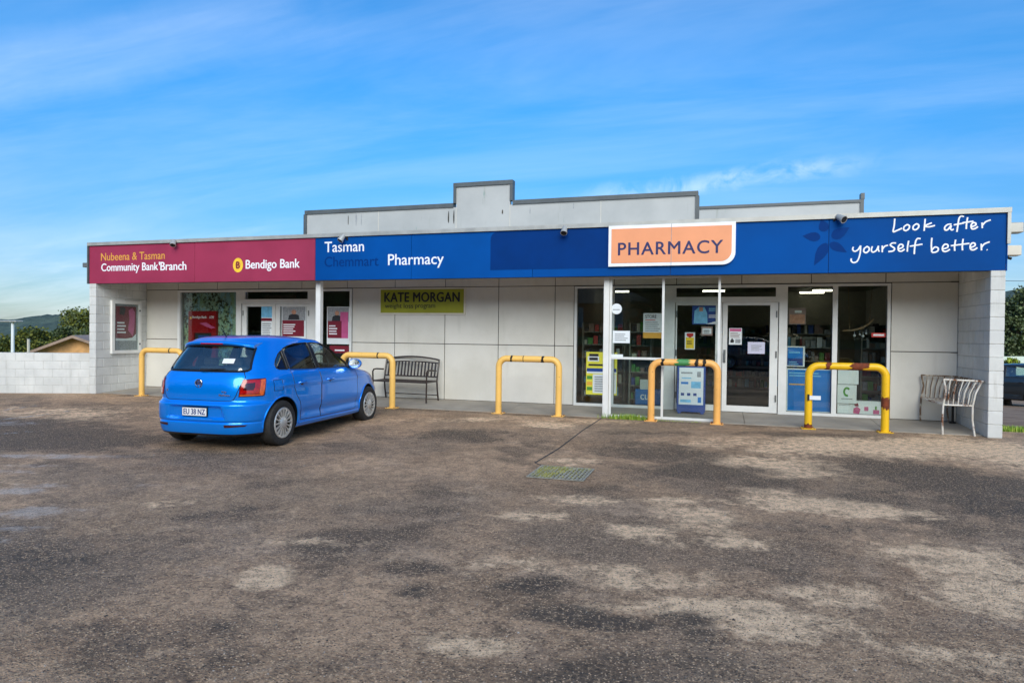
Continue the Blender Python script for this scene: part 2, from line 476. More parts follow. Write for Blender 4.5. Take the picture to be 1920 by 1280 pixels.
# ------------------------------------------------------------------ ground
def sstep(a, b, x):
    t = np.clip((x - a) / (b - a), 0, 1); return t * t * (3 - 2 * t)
def ground_z(X, Y):
    X = np.asarray(X, float); Y = np.asarray(Y, float)
    dip = -0.045 * sstep(-1.4, -3.2, Y) * sstep(-10.5, -7.0, Y)
    s = np.maximum(Y - (0.4 * np.minimum(X, 0) + 1.1), 0)
    t = sstep(2, 17, X)
    drop_l = 32 * (1 - np.exp(-0.13 * s / 32))
    drop_r = 2.4 * (1 - np.exp(-0.085 * s / 2.4))
    rise = 1.3 * sstep(-24, -32, Y)
    return dip - (drop_l * (1 - t) + drop_r * t) + rise
def grid_mesh(name, xs, ys, zoff, mats):
    X, Y = np.meshgrid(xs, ys)
    Z = ground_z(X, Y) + zoff
    nx, ny = len(xs), len(ys)
    co = np.stack([X.ravel(), Y.ravel(), Z.ravel()], 1)
    i = np.arange(nx * ny).reshape(ny, nx)
    q = np.stack([i[:-1, :-1].ravel(), i[:-1, 1:].ravel(), i[1:, 1:].ravel(), i[1:, :-1].ravel()], 1)
    me = bpy.data.meshes.new(name)
    me.from_pydata(co.tolist(), [], q.tolist())
    for m in mats: me.materials.append(MATS[m])
    me.polygons.foreach_set('use_smooth', [True] * len(me.polygons))
    return me, co
def blobs(co, lst):
    out = np.zeros(len(co))
    for (x, y, rx, ry, rot, val) in lst:
        dx, dy = co[:, 0] - x, co[:, 1] - y
        c, s = math.cos(R(rot)), math.sin(R(rot))
        a, b = (dx * c + dy * s) / rx, (-dx * s + dy * c) / ry
        d = np.sqrt(a * a + b * b)
        out = np.maximum(out, val * np.clip(1.35 - d * 0.75, 0, 1))
    return out
def set_attr(me, name, arr):
    a = me.attributes.new(name, 'FLOAT', 'POINT'); a.data.foreach_set('value', np.asarray(arr, np.float32))

# bitumen car park: worn brown-grey seal, pale dusty concrete, newer black patches, wet hollows
k = NT('asphalt')
v = k.wpos()
warp = k.noise(v, 1.1, 8, 0.70)
warp2 = k.noise(k.mapping(v, (1, 1, 1), (7, 3, 1)), 4.5, 8, 0.74)
blot = k.noise(k.mapping(v, (1, 1, 1), (2, 8, 5)), 11, 6, 0.72)
fine = k.noise(v, 42, 5, 0.78)
grit = k.voro(v, 70)
def sub(x, a): return k.math('MULTIPLY', k.math('SUBTRACT', x, 0.5), a)
def add(*xs):
    r = xs[0]
    for x in xs[1:]: r = k.math('ADD', r, x)
    return r
c = k.mix(k.rng(k.noise(v, 0.5, 7, 0.65), 0.34, 0.66), srgb(150, 126, 101), srgb(196, 166, 136))
c = k.mix(k.math('MULTIPLY', k.rng(k.noise(k.mapping(v, (1, 1, 1), (31, 5, 0)), 0.8, 7, 0.7), 0.48, 0.70), 0.65), c, srgb(120, 94, 70))
c = k.mix(k.math('MULTIPLY', k.rng(k.noise(k.mapping(v, (1, 1, 1), (11, 25, 0)), 0.35, 5, 0.6), 0.5, 0.66), 0.5), c, srgb(150, 131, 108))
c = k.mix(k.math('MULTIPLY', k.rng(k.noise(k.mapping(v, (1, 1, 1), (17, 3, 0)), 0.42, 7, 0.66), 0.46, 0.60), 0.75), c, srgb(122, 108, 93))
c = k.mix(k.math('MULTIPLY', k.rng(k.noise(k.mapping(v, (1, 1, 1), (47, 9, 0)), 1.1, 7, 0.7), 0.52, 0.64), 0.6), c, srgb(186, 163, 140))
c = k.mix(k.math('MULTIPLY', k.rng(k.noise(k.mapping(v, (1, 1, 1), (5, 61, 0)), 0.7, 7, 0.68), 0.53, 0.64), 0.7), c, srgb(78, 67, 55))
lite = add(k.math('MULTIPLY', k.attr('pale'), 1.25), sub(warp, 2.3), sub(warp2, 1.8), sub(blot, 1.0))
c = k.mix(k.math('MULTIPLY', k.rng(lite, 0.25, 0.95), 1.0), c, srgb(236, 208, 174))
drk = add(k.attr('black'), sub(k.noise(k.mapping(v, (1, 1, 1), (3, 13, 0)), 1.6, 8, 0.70), 1.5), sub(warp2, 1.3), sub(blot, 0.6))
c = k.mix(k.math('MULTIPLY', k.rng(drk, 0.26, 0.80), 0.94), c, srgb(76, 67, 57))
oil = k.rng(k.noise(k.mapping(v, (1, 1, 1), (9, 41, 0)), 1.3, 5, 0.65), 0.62, 0.74)
c = k.mix(k.math('MULTIPLY', oil, 0.5), c, srgb(66, 54, 42))
c = k.mix(k.math('MULTIPLY', k.rng(blot, 0.60, 0.34), 0.55), c, srgb(78, 64, 50))
c = k.mix(k.rng(fine, 0.47, 0.33, 0.0, 0.85), c, srgb(44, 36, 29))
c = k.mix(k.rng(fine, 0.52, 0.68, 0.0, 0.70), c, srgb(222, 194, 160))
stone = k.math('MULTIPLY', k.rng(k.voro(v, 62), 0.34, 0.20), k.rng(k.voro(v, 62, out='Color'), 0.50, 0.58))
c = k.mix(k.math('MULTIPLY', stone, 0.95), c, srgb(214, 188, 158))
stone2 = k.math('MULTIPLY', k.rng(k.voro(k.mapping(v, (1, 1, 1), (3.3, 1.7, 0)), 38), 0.26, 0.14), k.rng(k.voro(k.mapping(v, (1, 1, 1), (3.3, 1.7, 0)), 38, out='Color'), 0.60, 0.64))
c = k.mix(k.math('MULTIPLY', stone2, 0.9), c, srgb(40, 34, 28))
c = k.mix(k.rng(grit, 0.22, 0.04, 0.0, 0.7), c, srgb(52, 43, 34))
wet = k.rng(add(k.attr('wet'), sub(warp2, 1.8), sub(blot, 1.6), sub(fine, 0.8)), 0.40, 1.0)
c = k.mix(k.math('MULTIPLY', wet, 0.35), c, srgb(140, 126, 112))
c = k.mix(1.0, c, (1.32, 1.21, 1.09), 'MULTIPLY')
k.base(c)
k.set('Roughness', k.math('SUBTRACT', k.rng(fine, 0.3, 0.7, 0.72, 0.92), k.math('MULTIPLY', wet, 0.50)))
h = k.math('ADD', fine, k.math('MULTIPLY', k.rng(grit, 0.0, 0.45), 0.7))
bmp = k.n.new('ShaderNodeBump'); bmp.inputs['Distance'].default_value = 0.022
k.l.new(h, bmp.inputs['Height']); k.l.new(k.math('SUBTRACT', 0.95, k.math('MULTIPLY', wet, 0.55)), bmp.inputs['Strength'])
k.l.new(bmp.outputs[0], k.b.inputs['Normal'])
MATS['asphalt'] = k.m
# surrounding land
k = NT('land')
v = k.wpos()
g = k.mix(k.rng(k.noise(v, 0.8, 6, 0.65), 0.3, 0.7), srgb(78, 92, 40), srgb(124, 132, 62))
d = k.mix(k.rng(k.noise(v, 1.2, 6, 0.65), 0.3, 0.7), srgb(112, 88, 68), srgb(146, 124, 102))
a = k.mix(k.rng(k.noise(v, 3, 5, 0.65), 0.3, 0.7), srgb(84, 82, 80), srgb(104, 101, 97))
c = k.mix(k.attr('dirt'), g, d)
c = k.mix(k.attr('road'), c, a)
k.base(c); k.set('Roughness', 0.9); k.bump(k.noise(v, 30, 4, 0.7), 0.5, 0.03)
MATS['land'] = k.m

# near sheet
xs = np.arange(-9.0, 30.01, 0.09); ys = np.arange(-15.0, 0.951, 0.08)
me, co = grid_mesh('car_park', xs, ys, 0.0, ['asphalt'])
PALE = [(14.48, -3.23, 0.77, 0.49, 17, 0.85), (13.9, -3.03, 0.6, 0.37, 17, 0.7), (15.8, -1.39, 1.85, 0.71, 17, 0.8), (17.25, -1.36, 0.89, 1.12, 17, 0.85), (13.36, -2.25, 0.89, 0.36, 17, 0.5), (14.55, -4.99, 0.6, 0.26, 17, 0.9), (15.05, -5.1, 0.43, 0.19, 17, 0.85), (14.16, -4.57, 0.32, 0.22, 17, 0.6), (13.54, -5.83, 0.41, 0.35, 17, 0.75), (13.12, -6.38, 0.29, 0.23, 17, 0.65), (12.5, -5.63, 0.44, 0.2, 17, 0.6), (13.29, -5.34, 0.3, 0.16, 17, 0.55), (15.29, -6.34, 0.41, 0.32, 17, 0.75), (15.32, -6.98, 0.33, 0.31, 17, 0.8), (14.98, -6.27, 0.23, 0.19, 17, 0.6), (11.04, -8.19, 0.14, 0.16, 17, 1.05), (12.55, -8.61, 0.21, 0.12, 17, 0.95), (13.66, -7.76, 0.36, 0.14, 17, 0.85), (14.01, -7.86, 0.34, 0.16, 17, 0.75), (13.15, -7.93, 0.24, 0.1, 17, 0.6), (11.05, -1.05, 0.35, 0.32, 17, 0.8), (12.05, -3.73, 0.39, 0.21, 17, 0.5), (12.21, -6.22, 0.32, 0.17, 17, 0.5), (13.4, -7.37, 0.4, 0.17, 17, 0.5), (2.52, -2.83, 1.43, 0.71, 17, 0.55), (13.05, -7.29, 0.32, 0.14, 17, 0.45), (14.47, -7.28, 0.35, 0.19, 17, 0.5), (14.92, -7.95, 0.31, 0.2, 17, 0.5), (10.41, -0.75, 1.85, 0.34, 17, 0.45), (13.71, -6.46, 0.44, 0.16, 17, 0.55), (12.4, -7.41, 0.32, 0.15, 17, 0.45), (9.04, -6.99, 0.27, 0.2, 17, 0.4), (11.02, -7.41, 0.31, 0.13, 17, 0.35), (20.5, -1.5, 3.0, 1.3, 0, 0.8)]
BLACK = [(12.92, -2.81, 0.78, 0.65, 17, 0.85), (13.6, -3.82, 0.8, 0.56, 17, 0.85), (14.19, -4.18, 0.51, 0.44, 17, 0.7), (15.69, -3.04, 0.82, 0.72, 17, 0.85), (16.14, -3.46, 0.83, 0.84, 17, 0.9), (16.22, -4.59, 0.55, 0.97, 17, 0.85), (17.6, -4.6, 1.2, 1.2, 17, 0.8), (15.13, -4.45, 0.58, 0.3, 17, 0.6), (14.58, -5.71, 0.89, 0.24, 17, 0.45), (12.64, -7.75, 0.23, 0.16, 17, 0.75), (12.9, -8.06, 0.24, 0.14, 17, 0.85), (13.18, -8.14, 0.25, 0.11, 17, 0.95), (13.52, -7.95, 0.2, 0.11, 17, 0.9), (13.66, -8.11, 0.14, 0.1, 17, 0.7), (11.84, -7.71, 0.24, 0.16, 17, 0.65), (12.04, -8.07, 0.19, 0.13, 17, 0.7), (4.4, -4.75, 2.3, 0.95, 10, 1.0), (2.0, -4.4, 3.0, 1.0, 10, 0.95), (8.6, -8.6, 0.7, 0.35, 17, 0.6), (9.2, -9.0, 0.9, 0.3, 17, 0.55), (10.2, -7.6, 0.5, 0.2, 17, 0.5), (11.3, -6.4, 0.7, 0.25, 17, 0.45), (7.35, -5.14, 1.01, 0.47, 17, 0.5), (9.98, -2.35, 0.72, 0.48, 17, 0.75), (10.45, -2.7, 0.46, 0.29, 17, 0.6), (9.72, -7.11, 0.39, 0.21, 17, 0.6), (9.87, -6.78, 0.32, 0.15, 17, 0.5), (11.03, -7.56, 0.19, 0.11, 17, 0.6), (9.55, -8.29, 0.59, 0.28, 17, 0.55), (10.91, -9.08, 0.42, 0.23, 17, 0.5), (13.19, -8.67, 0.43, 0.14, 17, 0.55), (8.31, -3.93, 1.21, 0.4, 17, 0.5), (7.74, -4.68, 0.79, 0.37, 17, 0.5), (8.02, -2.71, 0.97, 0.4, 17, 0.5), (14.4, -6.22, 0.28, 0.14, 17, 0.4), (14.72, -0.64, 0.85, 0.3, 17, 0.6), (13.32, -1.19, 1.67, 0.22, 17, 0.5), (13.31, -8.49, 0.15, 0.07, 17, 0.6), (12.25, -8.91, 0.39, 0.1, 17, 0.35), (9.0, 0.05, 9.5, 0.14, 0, 0.6)]
WET = [(8.27, -7.54, 0.24, 0.22, 17, 1.0), (7.41, -7.05, 0.29, 0.16, 17, 0.95), (6.11, -5.66, 0.86, 0.16, 17, 0.95), (2.95, -3.8, 0.49, 0.3, 17, 0.75), (8.63, -7.41, 0.13, 0.16, 17, 0.7), (8.6, -7.92, 0.2, 0.14, 17, 0.75), (7.47, -6.79, 0.3, 0.11, 17, 0.8), (6.4, -6.14, 0.4, 0.11, 17, 0.7), (8.38, -6.46, 0.31, 0.15, 17, 0.5), (6.53, -6.46, 0.27, 0.13, 17, 0.8), (6.71, -5.46, 0.37, 0.12, 17, 0.8), (8.88, -8.16, 0.19, 0.12, 17, 0.6)]
set_attr(me, 'pale', blobs(co, PALE)); set_attr(me, 'black', blobs(co, BLACK)); set_attr(me, 'wet', blobs(co, WET))
tag(obj('car_park', me), kind='structure')

# land sheet out to the horizon
def spaced(lo, hi, near_lo, near_hi, step):
    a = list(np.arange(near_lo, near_hi + 1e-6, step)); s = step
    while a[-1] < hi: s *= 1.22; a.append(a[-1] + s)
    s = step
    while a[0] > lo: s *= 1.22; a.insert(0, a[0] - s)
    return np.array(a)
xs = spaced(-5000, 5000, -12, 34, 0.5); ys = spaced(-4000, 5000, -34, 26, 0.5)
me, co = grid_mesh('land', xs, ys, -0.03, ['land'])
X, Y = co[:, 0], co[:, 1]
dirt = np.clip(sstep(2.6, 4.4, Y) * (X > 17) + 0.0, 0, 1) * sstep(60, 30, Y)
road = np.maximum(sstep(-25.5, -24.5, Y) * sstep(1.0, 0.2, Y) * (np.abs(X - 10) < 60), 0)
set_attr(me, 'dirt', dirt); set_attr(me, 'road', road)
tag(obj('land', me), kind='structure')

# canopy slab
mb = MB()
y0, y1, z0, z1 = 0.17, 1.43, 0.016, 0.07
joints = [0.19, 2.6, 5.2, 7.6, 9.9, 11.72, 14.1, 16.2, 17.52]
slab = None
for i in range(len(joints) - 1):
    a, b = joints[i] + 0.004, joints[i + 1] - 0.004
    m = MB().add([(a, y0, z0), (b, y0, z0), (b, y1, z1), (a, y1, z1), (a, y0, -0.1), (b, y0, -0.1), (b, y1, -0.1), (a, y1, -0.1)],
                 [(0, 1, 2, 3), (0, 4, 5, 1), (1, 5, 6, 2), (2, 6, 7, 3), (3, 7, 4, 0), (4, 7, 6, 5)])
    if slab is None:
        slab = tag(m.build('footpath', 'concrete'), kind='structure')
    else:
        m.build('slab', 'concrete', slab)
SZ0, SZ1, SY0, SY1 = z0, z1, y0, y1
def slab_z(y): return SZ0 + (SZ1 - SZ0) * (y - SY0) / (SY1 - SY0)

# saw cut in the concrete from the post to the drain
mb = MB()
pts = [(11.71, 0.15), (11.69, -1.5), (11.66, -3.0), (11.62, -4.02), (11.75, -4.17)]
for (xa, ya), (xb, yb) in zip(pts[:-1], pts[1:]):
    za, zb = float(ground_z(xa, ya)) + 0.004, float(ground_z(xb, yb)) + 0.004
    w = 0.012
    mb.add([(xa - w, ya, za), (xa + w, ya, za), (xb + w, yb, zb), (xb - w, yb, zb)], [(0, 1, 2, 3)])
tag(mb.build('expansion_joint', 'joint'), kind='structure')
# worn white bay lines at the left
k = NT('worn_line'); v = k.wpos()
k.base(srgb(196, 192, 184)); k.set('Roughness', 0.8)
k.set('Alpha', k.rng(k.noise(v, 6, 6, 0.75), 0.46, 0.62, 0.0, 0.8)); MATS['worn_line'] = k.m
mb = MB()
for (ua, va, ub, vb) in ((-40, 786, 130, 768), (-40, 770, 70, 759), (-40, 812, 60, 803)):
    A, B = on_z(ua, va, 0.0), on_z(ub, vb, 0.0)
    n = 14
    d = (B - A); sd = Vector((-d.y, d.x, 0)).normalized() * 0.05
    for i in range(n):
        p, q = A + d * (i / n), A + d * ((i + 1) / n)
        zz = [float(ground_z(w.x, w.y)) + 0.005 for w in (p - sd, q - sd, q + sd, p + sd)]
        mb.add([(*(w.xy), z) for w, z in zip((p - sd, q - sd, q + sd, p + sd), zz)], [(0, 1, 2, 3)])
tag(mb.build('bay_marking', 'worn_line'), kind='structure')
# loose chips of stone on the seal
rng = np.random.default_rng(5)
mb = MB()
for i in range(2600):
    dist = 2.7 + 9 * rng.random() ** 1.6
    u = rng.uniform(-100, 2020)
    d = px_dir(u, 640); d.z = 0; d.normalize()
    p = CAM_C + d * dist / max(0.5, d.dot(CAM_FW))
    if p.y > -0.2 or not (-8 < p.x < 29): continue
    s = rng.uniform(0.002, 0.006) * (2.2 if rng.random() < 0.03 else 1)
    z = float(ground_z(p.x, p.y))
    a = rng.uniform(0, 6.28); ca, sa = math.cos(a) * s, math.sin(a) * s
    h = s * rng.uniform(.5, .9)
    mb.add([(p.x + ca, p.y + sa, z), (p.x - sa, p.y + ca * .8, z), (p.x - ca, p.y - sa, z), (p.x + sa, p.y - ca * .8, z), (p.x + ca * .2, p.y, z + h)],
           [(0, 1, 4), (1, 2, 4), (2, 3, 4), (3, 0, 4)], int(rng.integers(0, 3)))
plain('chip_a', srgb(110, 104, 98), 0.8); plain('chip_b', srgb(60, 57, 55), 0.8); plain('chip_c', srgb(168, 160, 150), 0.8)
tag(mb.build('gravel', ['chip_a', 'chip_b', 'chip_c'], fix=False), 'loose stone chips scattered over the car park seal', 'gravel', kind='stuff')

# ------------------------------------------------------------------ the shop building
BL, FZ0, FZ1, RY = 17.71, 2.49, 3.345, 1.40      # length, fascia bottom/top, depth of the recess
shop = thing('shop_building', 'long low white shop building with bank and pharmacy behind a shared canopy', 'building', (BL / 2, 6, 0))
SHOP_OFF = Vector((BL / 2, 6, 0))
def part(mb, name, mats, parent=None, smooth=False, label=None):
    """part of the shop, given in world coordinates"""
    o = mb.build(name, mats, parent if parent is not None else shop, smooth)
    if parent is None: o.location = -SHOP_OFF
    if label: o['label'] = label
    return o

# end walls of painted block, each block its own piece
blk = MB().cbox(-0.095, 0.095, -0.195, 0.195, -0.0955, 0.0955, 0.006).mesh('block', 'block_paint')
half = MB().cbox(-0.095, 0.095, -0.0955, 0.0955, -0.0955, 0.0955, 0.006).mesh('block', 'block_paint')
for wx, lab in ((0.095, 'left end wall of painted block beside the poster case'), (BL - 0.095, 'right end wall of painted block beside the white bench')):
    w = part(MB().box(wx - 0.088, wx + 0.088, 0.012, 12.0, -0.1, FZ0 + 0.7), 'end_wall', 'mortar', label=lab)
    for c in range(13):
        z = 0.1 + c * 0.2 + (0.0)
        if z + 0.1 > FZ0 + 0.12: break
        y = 0.002
        first = True
        while y < 1.75:
            if first and c % 2:
                o = obj('block', half, w, (wx, y + 0.0975, z)); y += 0.2
            else:
                o = obj('block', blk, w, (wx, y + 0.1975, z)); y += 0.4
            first = False

# back wall of sheets with open joints
wall = part(MB().box(0.19, 1.16, RY + 0.016, RY + 0.10, 0.0, 2.8).box(5.92, 10.92, RY + 0.016, RY + 0.10, 0.0, 2.8)
            .box(16.50, 17.52, RY + 0.016, RY + 0.10, 0.0, 2.8).box(1.16, 5.92, RY + 0.016, RY + 0.10, 2.42, 2.8)
            .box(10.92, 16.50, RY + 0.016, RY + 0.10, 2.42, 2.8), 'back_wall', 'joint')
cols = [0.19, 1.16, 2.31, 3.47, 4.63, 5.80, 6.97, 8.14, 9.33, 10.52, 11.70, 12.88, 14.05, 15.23, 16.42, 17.52]
g = 0.007
def sheet(x0, x1, z0, z1):
    MB().cbox(x0 + g, x1 - g, RY, RY + 0.014, z0 + g, z1 - g, 0.002).build('wall_sheet', 'wall_sheet', wall)
for a, b in zip(cols[:-1], cols[1:]):
    sheet(a, b, 2.435, 2.78)
for a, b in ((0.19, 1.15), (5.93, 6.97), (6.97, 8.14), (8.14, 9.33), (9.33, 10.52), (10.52, 10.91), (16.51, 17.52)):
    sheet(a, b, 0.07, 1.24); sheet(a, b, 1.24, 2.435)
# metal angles at the ends of the sheet joints
part(MB().box(17.40, 17.52, RY - 0.012, RY - 0.001, 2.425, 2.445).box(17.42, 17.52, RY - 0.012, RY - 0.001, 1.232, 1.248), 'joint_strip', 'joint')

# fascia carcass, soffit, canopy roof, cap flashing
part(MB().box(0.0, BL, 0.03, 0.14, FZ0, FZ1), 'fascia', 'trim_grey')
part(MB().box(0.20, BL - 0.20, 0.142, RY + 0.01, 2.80, 2.86), 'soffit', 'cream_paint')
part(MB().box(0.0, BL, 0.142, 12.0, 3.20, 3.28), 'roof', 'light_metal')
part(MB().box(-0.03, BL + 0.05, -0.035, 0.18, FZ1 + 0.002, FZ1 + 0.075), 'cap_flashing', 'light_metal')
part(MB().box(-0.035, 0.0, -0.03, 0.14, FZ0, FZ1), 'end_trim', 'trim_grey')
part(MB().box(BL, BL + 0.045, -0.03, 0.14, FZ0 + 0.40, FZ1), 'end_trim', 'light_metal')
part(MB().box(BL, BL + 0.012, -0.01, 0.14, FZ0, FZ0 + 0.40), 'end_trim', 'sign_blue')
# rear and inner walls of the building
part(MB().box(0.19, 17.52, 11.9, 12.0, -0.5, 3.2), 'rear_wall', 'room_wall')
part(MB().box(0.19, 17.52, 1.502, 11.9, -0.05, 0.07), 'floor', 'room_floor')
part(MB().box(0.19, 17.52, 1.502, 11.9, 2.75, 2.80), 'ceiling', 'room_wall')
part(MB().box(6.4, 6.5, 1.502, 11.9, 0.07, 2.75), 'partition', 'room_wall')
part(MB().box(10.3, 10.4, 1.502, 11.9, 0.07, 2.75), 'partition', 'room_wall')
part(MB().box(10.4, 17.52, 9.0, 9.1, 0.07, 2.75), 'partition', 'room_wall')
part(MB().box(0.19, 6.4, 5.0, 5.1, 0.07, 2.75), 'partition', 'room_wall')

# raised parapet behind the canopy
PY = 1.50
p = part(MB().box(4.69, 8.33, PY, PY + 0.10, 3.28, 4.12).box(8.331, 9.52, PY + 0.001, PY + 0.10, 3.28, 4.54).box(9.521, 13.20, PY, PY + 0.10, 3.28, 4.12), 'parapet', 'parapet_sheet')
t = 0.085
cap = MB()
cap.box(4.64, 8.27, PY - 0.03, PY + 0.14, 4.12, 4.12 + t)
cap.box(8.27, 9.58, PY - 0.03, PY + 0.14, 4.54, 4.54 + t)
cap.box(9.58, 13.25, PY - 0.03, PY + 0.14, 4.12, 4.12 + t)
cap.build('parapet_cap', 'trim_grey', p)
MB().box(4.61, 4.69, PY - 0.025, PY + 0.13, 3.28, 4.118).build('corner_trim', 'trim_grey', p)
MB().box(8.27, 8.33, PY - 0.025, PY + 0.13, 4.12 + t, 4.538).build('corner_trim', 'trim_grey', p)
MB().box(9.52, 9.58, PY - 0.025, PY + 0.13, 4.12 + t, 4.538).build('corner_trim', 'trim_grey', p)
MB().box(13.20, 13.27, PY - 0.025, PY + 0.13, 3.28, 4.118).build('corner_trim', 'trim_grey', p)
for x in (6.5, 8.33, 9.52, 11.4):
    MB().box(x - 0.006, x + 0.006, PY - 0.006, PY - 0.001, 3.3, 4.11).build('sheet_joint', 'wall_sheet', p)
# old bracket holes and dribbles
for x, zc, hh, ww, m in ((5.75, 3.95, .22, .012, 'joint'), (5.95, 3.95, .30, .02, 'print_grey'), (6.08, 3.95, .26, .012, 'print_grey'), (8.16, 3.92, .26, .022, 'joint'), (8.28, 3.92, .30, .02, 'joint'), (9.36, 3.98, .09, .022, 'conc_dark'), (9.95, 3.98, .14, .012, 'print_grey'), (10.85, 4.03, .12, .014, 'print_grey')):
    n = 10
    poly = [(x + ww * (0.5 + 0.5 * random.Random(int(x * 100) + i).random()) * math.cos(6.283 * i / n), zc + hh * 0.5 * math.sin(6.283 * i / n)) for i in range(n)]
    MB().prism(poly, 'y', PY - 0.004, PY - 0.0005).build('stain', m, p)
q = part(MB().box(13.0, 16.45, 4.0, 4.1, 3.28, 4.31), 'rear_parapet', 'parapet_sheet')
MB().box(12.95, 16.52, 3.97, 4.14, 4.31, 4.37).build('parapet_cap', 'trim_grey', q)
MB().box(16.45, 16.52, 3.97, 4.13, 3.28, 4.31).build('corner_trim', 'trim_grey', q)
MB().box(16.46, 16.53, 3.96, 4.15, 4.372, 4.50).build('cap_end', 'trim_grey', q)

# canopy posts
part(MB().cbox(5.80, 5.91, 0.19, 0.30, 0.0, FZ0 + 0.2, 0.006), 'canopy_post', 'white_paint', label='white canopy post behind the blue car')
part(MB().cbox(11.70, 11.80, 0.19, 0.30, 0.0, FZ0 + 0.2, 0.006), 'canopy_post', 'white_paint', label='white canopy post beside the glass screen')

# ---- glazing
GY = RY + 0.045
def glazing(x0, x1, z0, z1, panes, fw=0.05, name='window'):
    """aluminium frame as the part, its panes as sub-parts; panes: list of (x0,x1,z0,z1) daylight openings"""
    mb = MB()
    ya, yb = RY - 0.02, RY + 0.09
    xs = sorted({x0, x1, *[p[0] for p in panes], *[p[1] for p in panes]})
    zs = sorted({z0, z1, *[p[2] for p in panes], *[p[3] for p in panes]})
    bm = bmesh.new()
    vs = {}
    def V(x, z, y):
        key = (x, z, y)
        if key not in vs: vs[key] = bm.verts.new((x, y, z))
        return vs[key]
    def solid(i, j):
        if not (0 <= i < len(xs) - 1 and 0 <= j < len(zs) - 1): return False
        cx, cz = (xs[i] + xs[i + 1]) / 2, (zs[j] + zs[j + 1]) / 2
        return not any(p[0] < cx < p[1] and p[2] < cz < p[3] for p in panes)
    for i in range(len(xs) - 1):
        for j in range(len(zs) - 1):
            if not solid(i, j): continue
            a, b, c, d = xs[i], xs[i + 1], zs[j], zs[j + 1]
            bm.faces.new((V(a, c, ya), V(b, c, ya), V(b, d, ya), V(a, d, ya)))
            bm.faces.new((V(a, d, yb), V(b, d, yb), V(b, c, yb), V(a, c, yb)))
            if not solid(i - 1, j): bm.faces.new((V(a, c, yb), V(a, c, ya), V(a, d, ya), V(a, d, yb)))
            if not solid(i + 1, j): bm.faces.new((V(b, c, ya), V(b, c, yb), V(b, d, yb), V(b, d, ya)))
            if not solid(i, j - 1): bm.faces.new((V(a, c, yb), V(b, c, yb), V(b, c, ya), V(a, c, ya)))
            if not solid(i, j + 1): bm.faces.new((V(a, d, ya), V(b, d, ya), V(b, d, yb), V(a, d, yb)))
    me = bpy.data.meshes.new(name); bm.to_mesh(me); bm.free()
    me.materials.append(MATS['alu_white'])
    o = obj(name, me, shop, -SHOP_OFF)
    for (a, b, c, d) in panes:
        MB().box(a - 0.008, b + 0.008, GY, GY + 0.006, c - 0.008, d + 0.008).build('pane', 'shop_glass', o)
        # slim black gasket round the glass
        gk = MB()
        t = 0.008
        for (p0, p1, p2, p3) in ((a, a + t, c, d), (b - t, b, c, d), (a + t, b - t, c, c + t), (a + t, b - t, d - t, d)):
            gk.box(p0, p1, GY - 0.008, GY - 0.001, p2, p3)
        gk.build('gasket', 'dark', o)
    return o
def door(x0, x1, z0, z1, gx0, gx1, gz0, gz1, handle_x, hinge_x):
    mb = MB()
    ya, yb = RY + 0.0, RY + 0.05
    mb.box(x0, gx0, ya, yb, z0, z1).box(gx1, x1, ya, yb, z0, z1).box(gx0, gx1, ya + 0.001, yb - 0.001, z0, gz0).box(gx0, gx1, ya + 0.001, yb - 0.001, gz1, z1)
    o = part(mb, 'door', 'alu_white')
    MB().box(gx0 - 0.006, gx1 + 0.006, GY - 0.02, GY - 0.014, gz0 - 0.006, gz1 + 0.006).build('pane', 'shop_glass', o)
    MB().box(handle_x - 0.02, handle_x + 0.02, ya - 0.012, ya - 0.001, 0.98, 1.22).tube([(handle_x, ya - 0.05, 1.18), (handle_x, ya - 0.05, 1.02)], 0.011, 8).tube([(handle_x, ya - 0.05, 1.17), (handle_x, ya - 0.002, 1.17)], 0.008, 8).tube([(handle_x, ya - 0.05, 1.03), (handle_x, ya - 0.002, 1.03)], 0.008, 8).build('handle', 'grey_metal', o, smooth=True)
    for hz in (0.35, 1.15, 1.88):
        MB().tube([(hinge_x, ya - 0.012, hz - 0.06), (hinge_x, ya - 0.012, hz + 0.06)], 0.012, 8).build('hinge', 'grey_metal', o, smooth=True)
    return o
# bank front
glazing(1.16, 3.0, 0.07, 2.42, [(1.23, 2.86, 0.14, 2.37)])
glazing(3.0, 4.86, 2.10, 2.42, [(3.10, 4.80, 2.20, 2.37)], name='transom_light')
glazing(4.86, 5.92, 0.07, 2.42, [(5.10, 5.87, 0.14, 2.37)])
door(3.02, 3.925, 0.08, 2.095, 3.14, 3.84, 0.25, 2.03, 3.88, 3.05)
door(3.935, 4.85, 0.08, 2.095, 4.05, 4.76, 0.25, 2.03, 3.99, 4.82)
# pharmacy front
glazing(10.92, 12.86, 0.07, 2.42, [(10.97, 11.67, 0.12, 2.38), (11.71, 12.63, 0.12, 2.38)])
glazing(12.86, 14.70, 2.10, 2.42, [(12.88, 14.64, 2.20, 2.37)], name='transom_light')
glazing(14.70, 16.50, 0.07, 2.42, [(14.84, 15.585, 0.12, 2.38), (15.665, 16.45, 0.12, 2.38)])
door(12.875, 13.715, 0.08, 2.095, 12.90, 13.60, 0.19, 2.045, 13.66, 12.89)
door(13.725, 14.685, 0.08, 2.095, 13.81, 14.55, 0.19, 2.045, 13.765, 14.66)

